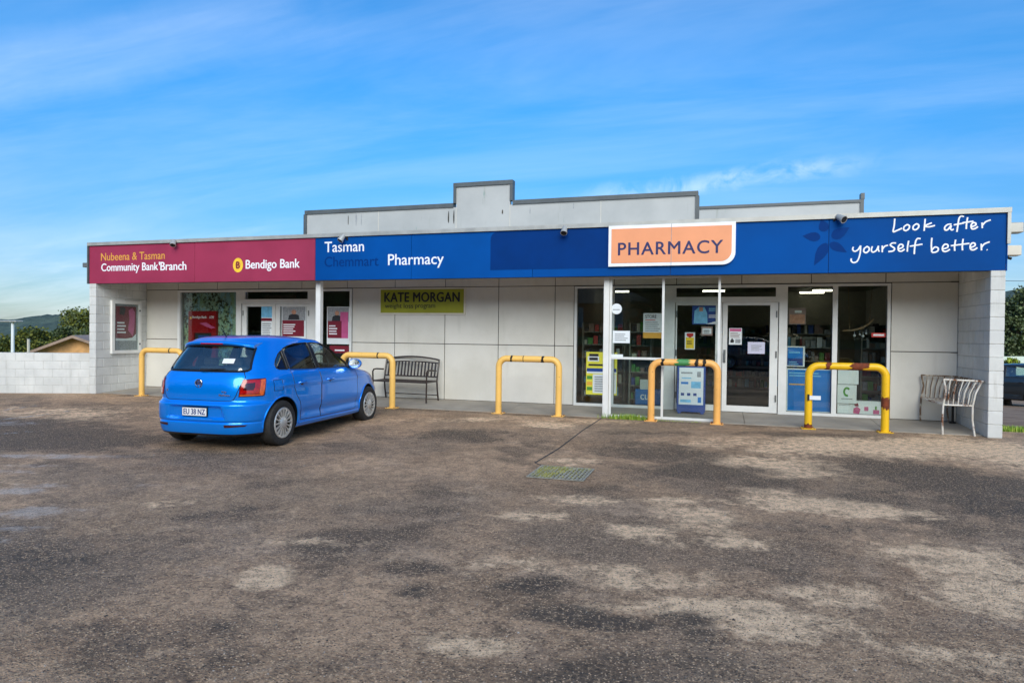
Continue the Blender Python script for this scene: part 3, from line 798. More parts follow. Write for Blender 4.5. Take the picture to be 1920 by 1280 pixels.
# ------------------------------------------------------------------ fascia signs
def smooth_path(pts, sub=6):
    P = [Vector((p[0], 0, p[1])) for p in pts]
    if len(P) < 3: return P
    out = []
    for i in range(len(P) - 1):
        p0, p1, p2, p3 = P[max(i - 1, 0)], P[i], P[i + 1], P[min(i + 2, len(P) - 1)]
        for s in range(sub):
            t = s / sub
            out.append(0.5 * ((2 * p1) + (p2 - p0) * t + (2 * p0 - 5 * p1 + 4 * p2 - p3) * t * t + (3 * p1 - p0 - 3 * p2 + p3) * t ** 3))
    out.append(P[-1]); return out

SF = 0.0     # front plane of the sign panels
bank = thing('bank_sign', 'burgundy bank fascia sign with gold and white lettering at the left end', 'sign', (3, 0.01, FZ0))
for a, b in ((0.005, 2.937), (2.943, 5.905)):
    MB().cbox(a, b, SF, SF + 0.029, FZ0 + 0.005, FZ1 - 0.005, 0.003).build('panel', 'bank_red', bank, loc=-bank.location)
def lett(parent, body, x, z, w, h, mat, bold=0.0, spacing=1.0, shear=0.0, y=SF - 0.0005, name='lettering', depth=0.003):
    o = text_on_wall(body, x, z, y, w, h, mat, parent, bold, depth, spacing, shear, name)
    o.location = -parent.location
    return o
lett(bank, 'Nubeena & Tasman', 0.35, 3.005, 1.79, 0.17, 'letter_gold', 0.006)
lett(bank, 'Community Bank', 0.36, 2.715, 1.60, 0.225, 'letter_white', 0.018)
lett(bank, "'", 1.985, 2.875, 0.03, 0.07, 'letter_white', 0.01)
lett(bank, 'Branch', 2.03, 2.76, 0.69, 0.18, 'letter_white', 0.018)
lett(bank, 'Bendigo Bank', 4.25, 2.70, 1.30, 0.235, 'letter_white', 0.02)
disc = [(4.055 + 0.125 * math.cos(6.2832 * i / 32), 2.835 + 0.15 * math.sin(6.2832 * i / 32)) for i in range(32)]
lg = MB().prism(disc, 'y', SF - 0.004, SF - 0.0005).build('logo', 'letter_yellow', bank, loc=-bank.location)
disc2 = [(4.055 + 0.07 * math.cos(6.2832 * i / 24), 2.835 + 0.085 * math.sin(6.2832 * i / 24)) for i in range(24)]
MB().prism(disc2, 'y', SF - 0.0055, SF - 0.0042).build('logo_ring', 'letter_gold', lg)
text_on_wall('B', 4.015, 2.77, SF - 0.006, 0.085, 0.135, 'maroon', lg, 0.03, 0.002, name='logo_mark')

blue = thing('pharmacy_sign', 'long blue pharmacy fascia sign with white lettering', 'sign', (12, 0.01, FZ0))
for a, b in ((5.915, 8.027), (8.033, 10.43), (10.436, 12.86), (12.866, 15.305), (15.311, BL - 0.005)):
    MB().cbox(a, b, SF, SF + 0.029, FZ0 + 0.005, FZ1 - 0.005, 0.003).build('panel', 'sign_blue', blue, loc=-blue.location)
lett(blue, 'Tasman', 6.13, 3.05, 0.88, 0.205, 'letter_white', 0.008)
lett(blue, 'Pharmacy', 7.54, 2.70, 1.16, 0.275, 'letter_white', 0.008)
lett(blue, 'Chemmart', 6.13, 2.76, 1.20, 0.20, 'ghost_blue', 0.012, name='faded_lettering', depth=0.0012)
# darker unfaded area left by an old panel, and leaf marks at the right
gx0, gx1, gz0, gz1, rr = 9.63, 11.79, 2.635, 3.335, 0.14
poly = [(gx0, gz0), (gx1, gz0), (gx1, gz1)] + [(gx0 + rr - rr * math.sin(a), gz1 - rr + rr * math.cos(a)) for a in (1.5708 * i / 6 for i in range(7))]
MB().prism(poly, 'y', SF - 0.0022, SF - 0.0006).build('unfaded_patch', 'ghost_blue', blue, loc=-blue.location)
def crop_w(x, y): 
    w = on_y(1440 + x / 4.0, 370 + y / 4.0, 0.0); return (w.x, w.z)
for (bx, by, tx, ty, wd) in ((392, 300, 258, 290, 44), (440, 345, 345, 512, 50), (465, 345, 592, 412, 40), (480, 300, 612, 225, 50), (430, 255, 400, 165, 46)):
    b0, t0 = Vector(crop_w(bx, by)), Vector(crop_w(tx, ty))
    d = t0 - b0; n = Vector((-d.y, d.x)).normalized() * (wd / 4.0 * 0.0068)
    poly = [b0 + d * s + n * w for s, w in ((0, 0.25), (0.12, 0.75), (0.3, 1.0), (0.55, 0.85), (0.8, 0.4), (1, 0.0), (0.8, -0.4), (0.55, -0.85), (0.3, -1.0), (0.12, -0.75), (0, -0.25))]
    MB().prism([tuple(q) for q in poly], 'y', SF - 0.0022, SF - 0.0006).build('leaf_mark', 'ghost_blue', blue, loc=-blue.location)
STROKES = [
 [(950,160),(945,215),(938,258),(965,250),(1005,232)],
 [(1038,208),(1020,222),(1018,244),(1035,250),(1055,236),(1060,216),(1045,206),(1036,210)],
 [(1108,202),(1090,216),(1088,238),(1105,244),(1125,230),(1130,210),(1115,200),(1106,204)],
 [(1178,162),(1174,205),(1170,252)], [(1228,192),(1178,214),(1205,222),(1252,212)],
 [(1376,202),(1345,206),(1325,226),(1328,246),(1348,242),(1372,214),(1368,236),(1378,246),(1392,238)],
 [(1468,146),(1448,142),(1432,160),(1424,205),(1416,260)], [(1392,208),(1468,194)],
 [(1496,150),(1488,200),(1486,238)], [(1458,192),(1540,180)],
 [(1524,222),(1556,210),(1556,194),(1536,192),(1522,212),(1528,236),(1550,236),(1574,220)],
 [(1604,190),(1606,232)], [(1606,212),(1632,184),(1670,170)],
 [(640,372),(634,392),(650,406),(676,392),(694,362)], [(694,362),(690,420),(672,474),(644,490),(624,478),(624,458)],
 [(740,372),(722,384),(718,406),(734,416),(754,402),(758,382),(744,370),(736,374)],
 [(782,368),(774,396),(786,412),(812,398),(828,364)], [(828,364),(826,392),(834,408)],
 [(856,362),(856,412)], [(856,392),(874,368),(900,360)],
 [(960,344),(932,344),(916,358),(930,370),(948,384),(938,402),(902,408)],
 [(976,388),(1008,376),(1010,358),(990,354),(976,374),(980,400),(1002,404),(1024,388)],
 [(1054,326),(1046,370),(1044,408)],
 [(1144,312),(1122,310),(1108,328),(1100,372),(1096,426)], [(1062,368),(1158,352)],
 [(1228,304),(1224,360),(1228,412)], [(1228,396),(1250,374),(1274,380),(1274,400),(1254,412),(1228,414)],
 [(1306,390),(1346,376),(1346,356),(1324,354),(1308,376),(1312,402),(1336,406),(1364,390)],
 [(1406,318),(1398,370),(1400,402)], [(1462,312),(1456,366),(1458,398)], [(1370,364),(1510,346)],
 [(1516,378),(1550,364),(1550,346),(1530,344),(1516,364),(1520,390),(1542,394),(1570,378)],
 [(1598,348),(1600,398)], [(1600,376),(1622,350),(1662,334)], [(1640,392),(1644,396)]]
for word in (STROKES[:13], STROKES[13:]):
    mb = MB()
    for st in word:
        pth = smooth_path([crop_w(*q) for q in st])
        n0 = len(mb.v)
        mb.tube(pth, 0.0115 if len(st) > 2 or True else 0.014, 6)
        for i in range(n0, len(mb.v)):
            x, y, z = mb.v[i]; mb.v[i] = (x, SF - 0.0035 + y * 0.25, z)
    mb.build('lettering', 'letter_white', blue, smooth=True, loc=-blue.location)

# orange light box
bxs = thing('lightbox_sign', 'orange box sign with navy capitals and white rounded border on blue fascia', 'sign', (12.85, 0, FZ0 + 0.17))
def rbox(x0, x1, z0, z1, r):
    return [(x0, z0), (x1 - r, z0)] + [(x1 - r + r * math.sin(a), z0 + r - r * math.cos(a)) for a in (1.5708 * i / 8 for i in range(1, 9))] + [(x1, z1), (x0, z1)]
MB().prism(rbox(11.815, 13.905, 2.655, 3.355, 0.20), 'y', -0.055, -0.001).build('border', 'letter_white', bxs, loc=-bxs.location)
MB().prism(rbox(11.865, 13.845, 2.71, 3.30, 0.17), 'y', -0.060, -0.0555).build('face', 'sign_orange', bxs, loc=-bxs.location)
MB().box(12.873, 12.880, -0.0625, -0.0605, 2.655, 3.355).build('face_joint', 'print_grey', bxs, loc=-bxs.location)
lett(bxs, 'PHARMACY', 11.985, 2.845, 1.72, 0.215, 'navy', 0.014, spacing=1.12, y=-0.0605)

# KATE MORGAN board
km = thing('wall_sign', 'olive green weight loss programme board on the wall above the dark bench', 'sign', (7.6, RY, 1.86))
MB().box(6.61, 8.61, RY - 0.03, RY - 0.001, 1.855, 2.425).build('frame', 'cream_paint', km, loc=-km.location)
MB().box(6.645, 8.575, RY - 0.036, RY - 0.0305, 1.89, 2.39).build('panel', 'lime', km, loc=-km.location)
lett(km, 'KATE MORGAN', 6.74, 2.125, 1.74, 0.20, 'letter_black', 0.03, spacing=1.05, y=RY - 0.0365)
lett(km, 'weight', 6.75, 1.965, 0.40, 0.125, 'letter_black', 0.004, y=RY - 0.0365)
lett(km, 'loss', 7.20, 1.990, 0.22, 0.10, 'letter_black', 0.004, y=RY - 0.0365)
lett(km, 'program', 7.47, 1.965, 0.46, 0.10, 'letter_black', 0.004, y=RY - 0.0365)

# ------------------------------------------------------------------ flood lights
def flood(u, v, yaw, label, pitch=35):
    w = on_y(u, v, -0.12)
    o = thing('flood_light', label, 'flood light', (w.x, -0.002, w.z + 0.02), yaw, 'small flood lights along the fascia')
    MB().cbox(-0.03, 0.03, -0.012, 0.0, -0.03, 0.05, 0.003).tube([(0, -0.01, 0.02), (0, -0.09, 0.03)], 0.012, 8).build('bracket', 'dark', o)
    m = Matrix.Translation((0, -0.12, 0.0)) @ Matrix.Rotation(R(-pitch), 4, 'X')
    h = MB()
    prof = [(0.001, 0.085), (0.035, 0.08), (0.045, 0.05), (0.05, 0.0), (0.062, -0.055), (0.062, -0.07), (0.052, -0.07)]
    h.lathe(prof, 14, 'z')
    h.v = [tuple(m @ Vector(p)) for p in h.v]
    h.build('lamp_head', 'light_metal', o, smooth=True)
    l = MB().lathe([(0.052, -0.066), (0.001, -0.060)], 14, 'z'); l.v = [tuple(m @ Vector(p)) for p in l.v]
    l.build('lens', 'dark', o, smooth=True)
    return o
flood(320, 457, 0.5, 'silver flood light above the burgundy bank lettering')
flood(645, 448, -0.5, 'silver flood light above the word Tasman')
flood(1058, 434, 0.0, 'silver flood light between the blue patch and the orange box sign')
flood(1567, 411, 0.7, 'silver flood light above the faded leaf marks', 60)
# units on the building's ends
o = thing('end_lamp', 'dark box lamp fixed to the left end of the fascia', 'lamp', (-0.035, 0.06, 2.92))
MB().cbox(-0.16, -0.02, -0.07, 0.07, -0.05, 0.05, 0.008).build('housing', 'grey_metal', o); MB().box(-0.02, 0.0, -0.03, 0.03, -0.03, 0.03).build('bracket', 'dark', o)
for zz, s, lab in ((3.14, 1.0, 'grey box lamp at the top of the right fascia end'), (2.80, 0.9, 'beige alarm box low on the right fascia end')):
    o = thing('end_lamp', lab, 'lamp', (BL + 0.012, 0.20, zz))
    MB().cbox(0.03, 0.22 * s + 0.02, -0.10, 0.10, -0.075, 0.075, 0.01).build('housing', 'light_metal' if s == 1.0 else 'cream_paint', o)
    MB().box(0.0, 0.03, -0.04, 0.04, -0.04, 0.04).build('bracket', 'dark', o)
    if s < 1: MB().tube([(0.06, -0.02, -0.075), (0.06, -0.02, -0.10), (0.1, -0.06, -0.12)], 0.02, 8).build('spotlight', 'dark', o)

# ------------------------------------------------------------------ posters and notices
def notice(name, label, cat, u0, v0, u1, v1, y, base, prints=(), texts=(), group=None, thick=0.002, frame=None):
    """flat printed sheet facing the car park, located by where its corners fall on the plane y"""
    a, b = on_y((u0 + u1) / 2, v1, y), on_y((u0 + u1) / 2, v0, y)
    xl, xr = on_y(u0, (v0 + v1) / 2, y).x, on_y(u1, (v0 + v1) / 2, y).x
    z0, z1 = a.z, b.z
    o = thing(name, label, cat, ((xl + xr) / 2, y, z0), 0, group)
    W, H = xr - xl, z1 - z0
    MB().box(-W / 2, W / 2, 0, thick, 0, H).build('sheet', base, o)
    for i, (m, x0, y0, x1, y1) in enumerate(prints):
        if isinstance(x0, list):
            poly = [(-W / 2 + W * px, H * pz) for px, pz in x0]
            MB().prism(poly, 'y', -0.0008 - 0.0006 * i, -0.0003 - 0.0006 * i).build('print', m, o)
        else:
            MB().box(-W / 2 + W * x0, -W / 2 + W * x1, -0.0008 - 0.0006 * i, -0.0003 - 0.0006 * i, H * y0, H * y1).build('print', m, o)
    k_ = len(prints)
    for (s, x0, y0, x1, y1, m) in texts:
        text_on_wall(s, -W / 2 + W * x0, H * y0, -0.0004 - 0.0006 * k_, W * (x1 - x0), H * (y1 - y0), m, o, 0.01, 0.0006)
    return o
def lines(m, x0, x1, y0, y1, n):
    h = (y1 - y0) / n
    rr = random.Random(n * 7 + int(x0 * 100))
    return [(m, x0, y0 + i * h, x0 + (x1 - x0) * rr.uniform(0.7, 1), y0 + i * h + h * 0.45) for i in range(n)]
def figure(m_head, m_body, cx, z, s, asp):
    """head and shoulders silhouette, printed"""
    head = [(cx + 0.11 * s * math.cos(t), z + 0.20 * s * asp + 0.14 * s * asp * math.sin(t)) for t in (6.283 * i / 14 for i in range(14))]
    body = [(cx - 0.26 * s, z - 0.28 * s * asp), (cx + 0.26 * s, z - 0.28 * s * asp), (cx + 0.22 * s, z), (cx + 0.06 * s, z + 0.08 * s * asp), (cx - 0.06 * s, z + 0.08 * s * asp), (cx - 0.22 * s, z)]
    return [(m_body, body, 0, 0, 0), (m_head, head, 0, 0, 0)]
OUT = GY - 0.0035      # on the street face of the shop glass
IN = GY + 0.02         # just behind it
GP = 'notices on the shop glass'
# bank
fig = figure('print_skin', 'print_dark', 0.5, 0.72, 0.9, 0.55)
notice('bank_poster', 'bank poster with a portrait over burgundy on the right door leaf', 'poster', 528, 574, 574, 634, GY - 0.0225, 'paper',
       [('print_grey', 0.03, 0.55, 0.97, 0.98)] + fig + [('maroon', 0.03, 0.06, 0.92, 0.56)] + lines('letter_white', 0.08, 0.62, 0.14, 0.48, 5))
notice('bank_poster', 'bank poster with a long haired portrait and pink edge in the narrow side window', 'poster', 613, 575, 655, 645, OUT, 'paper',
       [('print_grey', 0.03, 0.6, 0.97, 0.98)] + figure('print_skin', 'print_dark', 0.45, 0.74, 0.9, 0.5) + [('pink', 0.6, 0.16, 0.95, 0.86), ('maroon', 0.04, 0.16, 0.66, 0.62)] + lines('letter_white', 0.1, 0.5, 0.26, 0.54, 4))
notice('bank_banner', 'burgundy banner strip low in the narrow bank side window', 'banner', 618, 648, 657, 662, OUT, 'maroon', lines('letter_white', 0.25, 0.9, 0.3, 0.7, 1))
notice('bank_notice', 'rate card with blue top and burgundy band on the left door leaf', 'notice', 490, 574, 511, 640, GY - 0.0225, 'paper',
       [('sky_print', 0.0, 0.68, 1.0, 1.0), ('maroon', 0.0, 0.58, 1.0, 0.66)] + lines('print_grey', 0.1, 0.95, 0.06, 0.55, 8))
# printed backing behind the bank window and the cash machine set in it
k = NT('meadow_print'); v = k.tc('Object')
c = k.mix(k.rng(k.noise(v, 2.2, 3, 0.5), 0.3, 0.7), srgb(150, 180, 140), srgb(176, 208, 206))
c = k.mix(k.rng(k.noise(k.mapping(v, (1, 1, 0.25), (4, 0, 0)), 7, 2, 0.4), 0.5, 0.56), c, srgb(150, 190, 196))
lf = k.math('MULTIPLY', k.rng(k.noise(v, 9, 6, 0.75), 0.47, 0.56), k.rng(k.noise(v, 1.6, 2, 0.5), 0.42, 0.56))
c = k.mix(lf, c, srgb(36, 44, 30)); c = k.mix(k.math('MULTIPLY', k.rng(k.noise(v, 13, 5, 0.7), 0.54, 0.6), 0.8), c, srgb(140, 134, 74))
k.base(c); k.set('Roughness', 0.5); MATS['meadow_print'] = k.m
bk = MB().box(1.20, 2.90, RY + 0.14, RY + 0.16, 0.07, 2.42).build('window_graphic', 'meadow_print')
tag(bk, 'pale green foliage graphic filling the bank window around the cash machine', 'window graphic')
a0, a1 = on_y(355, 600, RY + 0.1), on_y(407, 600, RY + 0.1)
zt, zb = on_y(380, 583, RY + 0.1).z, 0.45
atm = thing('cash_machine', 'red cash machine set into the bank window', 'cash machine', ((a0.x + a1.x) / 2, RY + 0.14, 0.07))
W = a1.x - a0.x
def sc(u): return on_y(u, 600, RY + 0.1).x - atm.location.x
def sz(v): return on_y(380, v, RY + 0.1).z - 0.07
s0, s1, t0, t1 = sc(365), sc(398), sz(668), sz(624)
MB().box(-W / 2, s0, -0.07, -0.001, 0.3, zt - 0.07).box(s1, W / 2, -0.07, -0.001, 0.3, zt - 0.07).box(s0, s1, -0.07, -0.001, t1, zt - 0.07).box(s0, s1, -0.07, -0.001, 0.3, t0).build('surround', 'atm_red', atm)
MB().box(s0, s1, -0.02, -0.002, t0, t1).build('recess', 'print_dark', atm)
MB().box(s0 + 0.10, s1 - 0.10, -0.028, -0.021, t0 + 0.28, t1 - 0.06).build('screen', 'poster_navy', atm)
MB().box(s0 + 0.10, s1 - 0.16, -0.05, -0.021, t0 + 0.06, t0 + 0.2).build('keypad', 'grey_metal', atm)
for zz in (0.22, 0.16): MB().box(s1 - 0.12, s1 - 0.03, -0.04, -0.021, t0 + zz, t0 + zz + 0.03).build('slot', 'light_metal', atm)
text_on_wall('Bendigo Bank', -W / 2 + 0.12, sz(598), -0.0705, 0.42, 0.075, 'letter_white', atm, 0.02, 0.001)
text_on_wall('ATM', W / 2 - 0.20, sz(597), -0.0705, 0.13, 0.06, 'letter_white', atm, 0.02, 0.001)
dd = [(-W / 2 + 0.07 + 0.03 * math.cos(6.283 * i / 14), sz(596) + 0.03 * math.sin(6.283 * i / 14)) for i in range(14)]
MB().prism(dd, 'y', -0.0715, -0.0705).build('logo', 'letter_yellow', atm)
sw = [(sc(376), sz(606)), (sc(388), sz(604)), (sc(398), sz(610)), (sc(406), sz(614)), (sc(398), sz(616)), (sc(386), sz(611))]
MB().prism(sw, 'y', -0.0715, -0.0705).build('print', 'pink', atm)

# framed poster case on the left end wall
pc = thing('poster_case', 'white framed poster case holding a burgundy bank poster on the left end wall', 'poster case', (0.193, 0.79, 0.90))
y0, y1, h = -0.41, 0.41, 1.24
fr = MB(); f = 0.075
fr.box(0, 0.06, y0, y0 + f, 0, h).box(0, 0.06, y1 - f, y1, 0, h).box(0.001, 0.059, y0 + f, y1 - f, 0, f).box(0.001, 0.059, y0 + f, y1 - f, h - f, h)
fr.build('frame', 'white_paint', pc)
MB().box(0.002, 0.012, y0 + f, y1 - f, f, h - f).build('backing', 'print_grey', pc)
MB().box(0.012, 0.016, y0 + 0.13, y1 - 0.12, 0.30, h - 0.13).build('sheet', 'maroon', pc)
def on_x(poly, m, i, name='print'): MB().prism(poly, 'x', 0.0165 + i * 0.0008, 0.0170 + i * 0.0008).build(name, m, pc)
on_x([(-0.18, 0.92), (-0.05, 0.90), (0.0, 1.05), (-0.06, 1.10), (-0.17, 1.09)], 'print_dark', 0)
on_x([(0.06, 0.55), (0.20, 0.40), (0.24, 0.6), (0.26, 0.98), (0.18, 1.08), (0.08, 1.02), (0.10, 0.8)], 'pink', 0)
on_x([(-0.28, 0.30), (0.29, 0.30), (0.29, 0.46), (0.18, 0.37), (0.0, 0.35), (-0.28, 0.36)], 'paper', 1)
for i in range(4): on_x([(-0.24, 0.48 + i * 0.075), (0.0 - 0.04 * (i % 2), 0.48 + i * 0.075), (0.0 - 0.04 * (i % 2), 0.515 + i * 0.075), (-0.24, 0.515 + i * 0.075)], 'letter_white', 2)
MB().box(0.045, 0.049, y0 + f, y1 - f, f, h - f).build('pane', 'screen_glass', pc)
for yy, zz in ((y1 - 0.05, 0.2), (y1 - 0.05, 1.0)): MB().box(0.06, 0.068, yy - 0.015, yy + 0.015, zz, zz + 0.04).build('lock', 'dark', pc)

# ---- the glass screen in front of the pharmacy
SY = 0.245
sx = thing('glass_screen', 'tall white framed glass windbreak standing before the pharmacy door', 'glass screen', (12.74, SY, 0.0))
def sbox(x0, x1, z0, z1, name='rail', d=0.02):
    MB().box(x0, x1, SY - d, SY + d, z0, z1).build(name, 'alu_white', sx, loc=-sx.location)
sbox(11.805, 11.845, 0.02, 2.50, 'upright'); sbox(12.715, 12.755, 0.062, 2.462, 'upright', 0.0195); sbox(13.645, 13.685, 0.02, 2.50, 'upright')
sbox(11.845, 13.645, 0.02, 0.06); sbox(11.845, 13.645, 2.464, 2.50); sbox(11.846, 12.714, 1.045, 1.085)
for a, b, c, d in ((11.84, 12.72, 0.055, 1.05), (11.84, 12.72, 1.08, 2.47), (12.75, 13.65, 0.055, 2.47)):
    MB().box(a, b, SY - 0.003, SY + 0.003, c, d).build('pane', 'screen_glass', sx, loc=-sx.location)
SG = SY - 0.006
n = 22
wc = on_y(1156, 579, SG); rr = (on_y(1166, 579, SG).x - wc.x)
o = thing('round_sticker', 'round pale green sticker high on the glass screen', 'sticker', (wc.x, SG, wc.z))
MB().prism([(rr * math.cos(6.283 * i / n), rr * math.sin(6.283 * i / n)) for i in range(n)], 'y', 0, 0.001).build('disc', 'paper', o)
MB().prism([(rr * 0.9 * math.cos(6.283 * i / n), rr * 0.9 * math.sin(6.283 * i / n)) for i in range(n)], 'y', -0.0008, -0.0003).build('print', 'paper', o)
MB().box(-rr * 0.7, rr * 0.6, -0.0014, -0.0009, -rr * 0.25, -rr * 0.05).build('print', 'print_grey', o)
notice('paper_notice', 'blank looking white paper taped to the glass screen below the round sticker', 'notice', 1149, 620, 1181, 643, SG, 'paper', lines('print_grey', 0.12, 0.9, 0.2, 0.85, 4), thick=0.001)
notice('screen_label', 'small white label above the screen mid rail beside the post', 'label', 1143, 664, 1168, 672, SG, 'paper', thick=0.001)
# pharmacy glass
notice('store_poster', 'white poster with black heading and orange foot in the left pharmacy window', 'poster', 1206, 587, 1244, 634, OUT, 'paper',
       [('paper_orange', 0.0, 0.0, 1.0, 0.23)] + lines('print_grey', 0.1, 0.95, 0.28, 0.7, 5) + [('signal_red', 0.1, 0.71, 0.6, 0.74)], [('STORE', 0.1, 0.80, 0.65, 0.93, 'letter_black')])
notice('yellow_poster', 'tall yellow and white price poster behind the canopy post', 'poster', 1099, 660, 1157, 740, OUT, 'paper_yellow',
       [('paper', 0.22, 0.04, 0.98, 0.48), ('poster_navy', 0.02, 0.54, 0.98, 0.62), ('paper', 0.02, 0.50, 0.98, 0.54), ('paper', 0.05, 0.78, 0.42, 0.9), ('leaf_green', 0.03, 0.36, 0.2, 0.44), ('leaf_green', 0.03, 0.10, 0.2, 0.18), ('paper_orange', 0.03, 0.22, 0.2, 0.3)]
       + lines('print_grey', 0.28, 0.94, 0.08, 0.46, 7) + [('letter_black', 0.1, 0.9, 0.4, 0.96), ('letter_black', 0.1, 0.81, 0.38, 0.87), ('letter_black', 0.08, 0.68, 0.9, 0.72)])
notice('blue_poster', 'blue and navy health poster high on the left pharmacy door', 'poster', 1298, 573, 1348, 608, GY - 0.0225, 'poster_navy',
       [('sky_print', [(0.06, 0.05), (0.58, 0.05), (0.56, 0.6), (0.46, 0.92), (0.25, 0.94), (0.08, 0.7)], 0, 0, 0), ('paper', [(0.5, 0.02), (1.0, 0.02), (1.0, 0.22), (0.72, 0.1)], 0, 0, 0), ('print_skin', 0.26, 0.7, 0.40, 0.92)] + lines('letter_white', 0.62, 0.98, 0.36, 0.56, 2) + lines('sky_print', 0.62, 0.98, 0.72, 0.92, 2))
notice('warning_sticker', 'yellow sticker with red arrow head on the left pharmacy door', 'sticker', 1284, 623, 1303, 655, GY - 0.0225, 'paper',
       [('signal_yellow', 0.1, 0.06, 0.9, 0.70), ('signal_red', [(0.18, 0.95), (0.84, 0.95), (0.84, 0.8), (0.5, 0.68), (0.18, 0.8)], 0, 0, 0)] + lines('letter_black', 0.2, 0.85, 0.3, 0.55, 3))
notice('small_card', 'small faded card under the blue poster on the left door', 'card', 1315, 612, 1336, 629, GY - 0.0225, 'taupe', [('paper', 0.1, 0.2, 0.9, 0.8)] + lines('print_dark', 0.2, 0.8, 0.3, 0.7, 2))
notice('door_notice', 'white and pink notice beside the handle of the right pharmacy door', 'notice', 1367, 615, 1391, 646, GY - 0.0225, 'paper',
       [('pink', 0.05, 0.8, 0.95, 0.97)] + lines('taupe', 0.1, 0.92, 0.42, 0.76, 4) + [('letter_black', [(0.12, 0.12), (0.36, 0.12), (0.4, 0.24), (0.24, 0.4), (0.1, 0.24)], 0, 0, 0), ('print_grey', 0.5, 0.1, 0.9, 0.34)])
notice('paper_notice', 'lilac white sheet taped crooked to the right pharmacy door', 'notice', 1402, 641, 1434, 663, GY - 0.0225, 'paper_lilac', lines('print_grey', 0.2, 0.85, 0.25, 0.8, 5))
notice('grey_placard', 'taupe framed placard high in the window right of the door', 'placard', 1479, 577, 1511, 608, IN, 'taupe', [('paper', 0.35, 0.7, 0.75, 0.84), ('print_skin', 0.06, 0.06, 0.94, 0.6)])
notice('blue_card', 'square blue card with white frame above the large blue panel', 'card', 1475, 649, 1509, 687, IN, 'paper', [('poster_navy', 0.04, 0.05, 0.9, 0.94), ('poster_blue', 0.06, 0.4, 0.88, 0.92)] + lines('sky_print', 0.12, 0.8, 0.66, 0.8, 1) + lines('sky_print', 0.12, 0.7, 0.1, 0.3, 2))
notice('window_poster', 'large blue lettered panel at the foot of the window right of the door', 'poster', 1474, 691, 1563, 773, IN, 'paper', [('poster_blue', 0.03, 0.03, 0.97, 0.97)] + lines('sky_print', 0.06, 0.75, 0.82, 0.94, 2) + lines('paper_orange', 0.06, 0.5, 0.62, 0.68, 1))
notice('white_card', 'plain white board above the green ring card in the right window', 'board', 1571, 690, 1610, 720, IN, 'paper', ())
ring = [(0.5 + 0.2 * math.cos(a), 0.62 + 0.26 * math.sin(a)) for a in (R(40) + R(250) * i / 14 for i in range(15))] + [(0.5 + 0.1 * math.cos(a), 0.62 + 0.14 * math.sin(a)) for a in (R(290) - R(250) * i / 14 for i in range(15))]
notice('ring_card', 'white card with green ring mark in the right window', 'card', 1570, 721, 1606, 756, IN, 'paper', [('leaf_green', ring, 0, 0, 0), ('print_grey', 0.2, 0.22, 0.8, 0.27)])
notice('white_card', 'low white card under the green ring card', 'board', 1570, 757, 1597, 776, IN, 'paper', [('print_grey', 0.1, 0.86, 0.9, 0.93)])
pk = on_y(1624, 777, IN)
o = notice('pink_box', 'white carton printed with pink figures at the foot of the right window', 'carton', 1597, 752, 1653, 778, IN + 0.03, 'paper',
       [('pink', [(0.05, 0.1), (0.25, 0.06), (0.3, 0.4), (0.18, 0.6), (0.06, 0.45)], 0, 0, 0), ('maroon', [(0.1, 0.6), (0.24, 0.62), (0.2, 0.85), (0.08, 0.8)], 0, 0, 0), ('pink', 0.42, 0.3, 0.56, 0.6), ('pink', 0.72, 0.1, 0.92, 0.4), ('leaf_green', 0.78, 0.4, 0.84, 0.66)], thick=0.14)
notice('red_sticker', 'small red and white sticker at the edge of the right window', 'sticker', 1634, 624, 1662, 632, OUT, 'signal_red', [('paper', 0.12, 0.3, 0.85, 0.7)])

# hanging driftwood with white charms behind the right window
dw = thing('hanging_driftwood', 'driftwood branch on two cords with white charms in the right window', 'window ornament', (on_y(1615, 620, 1.75).x, 1.75, 1.3))
def dp(u, v): 
    w = on_y(u, v, 1.75); return (w.x - dw.location.x, 0, w.z - 1.3)
MB().tube([dp(1580, 620), dp(1600, 619), dp(1618, 614), dp(1630, 606), dp(1638, 598)], [0.012, 0.02, 0.02, 0.016, 0.008], 8).build('branch', 'driftwood', dw, smooth=True)
for a, b in (((1593, 619), (1590, 520)), ((1630, 605), (1637, 520))): MB().tube([dp(*a), dp(*b)], 0.004, 6).build('cord', 'driftwood', dw)
for u, v, s in ((1602, 629, 0.028), (1612, 627, 0.02), (1618, 630, 0.03), (1624, 625, 0.022)):
    c = dp(u, v); MB().lathe([(0.001, -s), (s * 0.8, -s * 0.3), (s * 0.8, s * 0.4), (0.001, s)], 8, 'z', c).tube([(c[0], 0, c[2] + s), (c[0], 0, c[2] + s + 0.05)], 0.003, 5).build('charm', 'paper', dw)

# ------------------------------------------------------------------ inside the pharmacy
rd = random.Random(4)
for (u, v, ln, lab) in ((1545, 546, 0.28, 'lit ceiling tube high in the window right of the door'), (1522, 559, 0.32, 'lower lit ceiling tube in the window right of the door'),
                   (1160, 548, 0.30, 'lit ceiling tube behind the round sticker and post'), (1338, 547, 0.30, 'lit ceiling tube above the left pharmacy door')):
    d = px_dir(u, v); t = (2.66 - CAM_C.z) / d.z; w = CAM_C + d * t
    if w.y > 8.5: t = (8.3 - CAM_C.y) / d.y; w = CAM_C + d * t
    o = thing('ceiling_light', lab, 'ceiling light', (w.x, w.y, 2.749), 0, 'ceiling tubes inside the pharmacy')
    MB().box(-ln, ln, -0.06, 0.06, -0.05, 0.0).build('batten', 'white_paint', o); MB().tube([(-ln * 0.95, 0, -0.07), (ln * 0.95, 0, -0.07)], 0.02, 8).build('tube', 'tube_light', o)
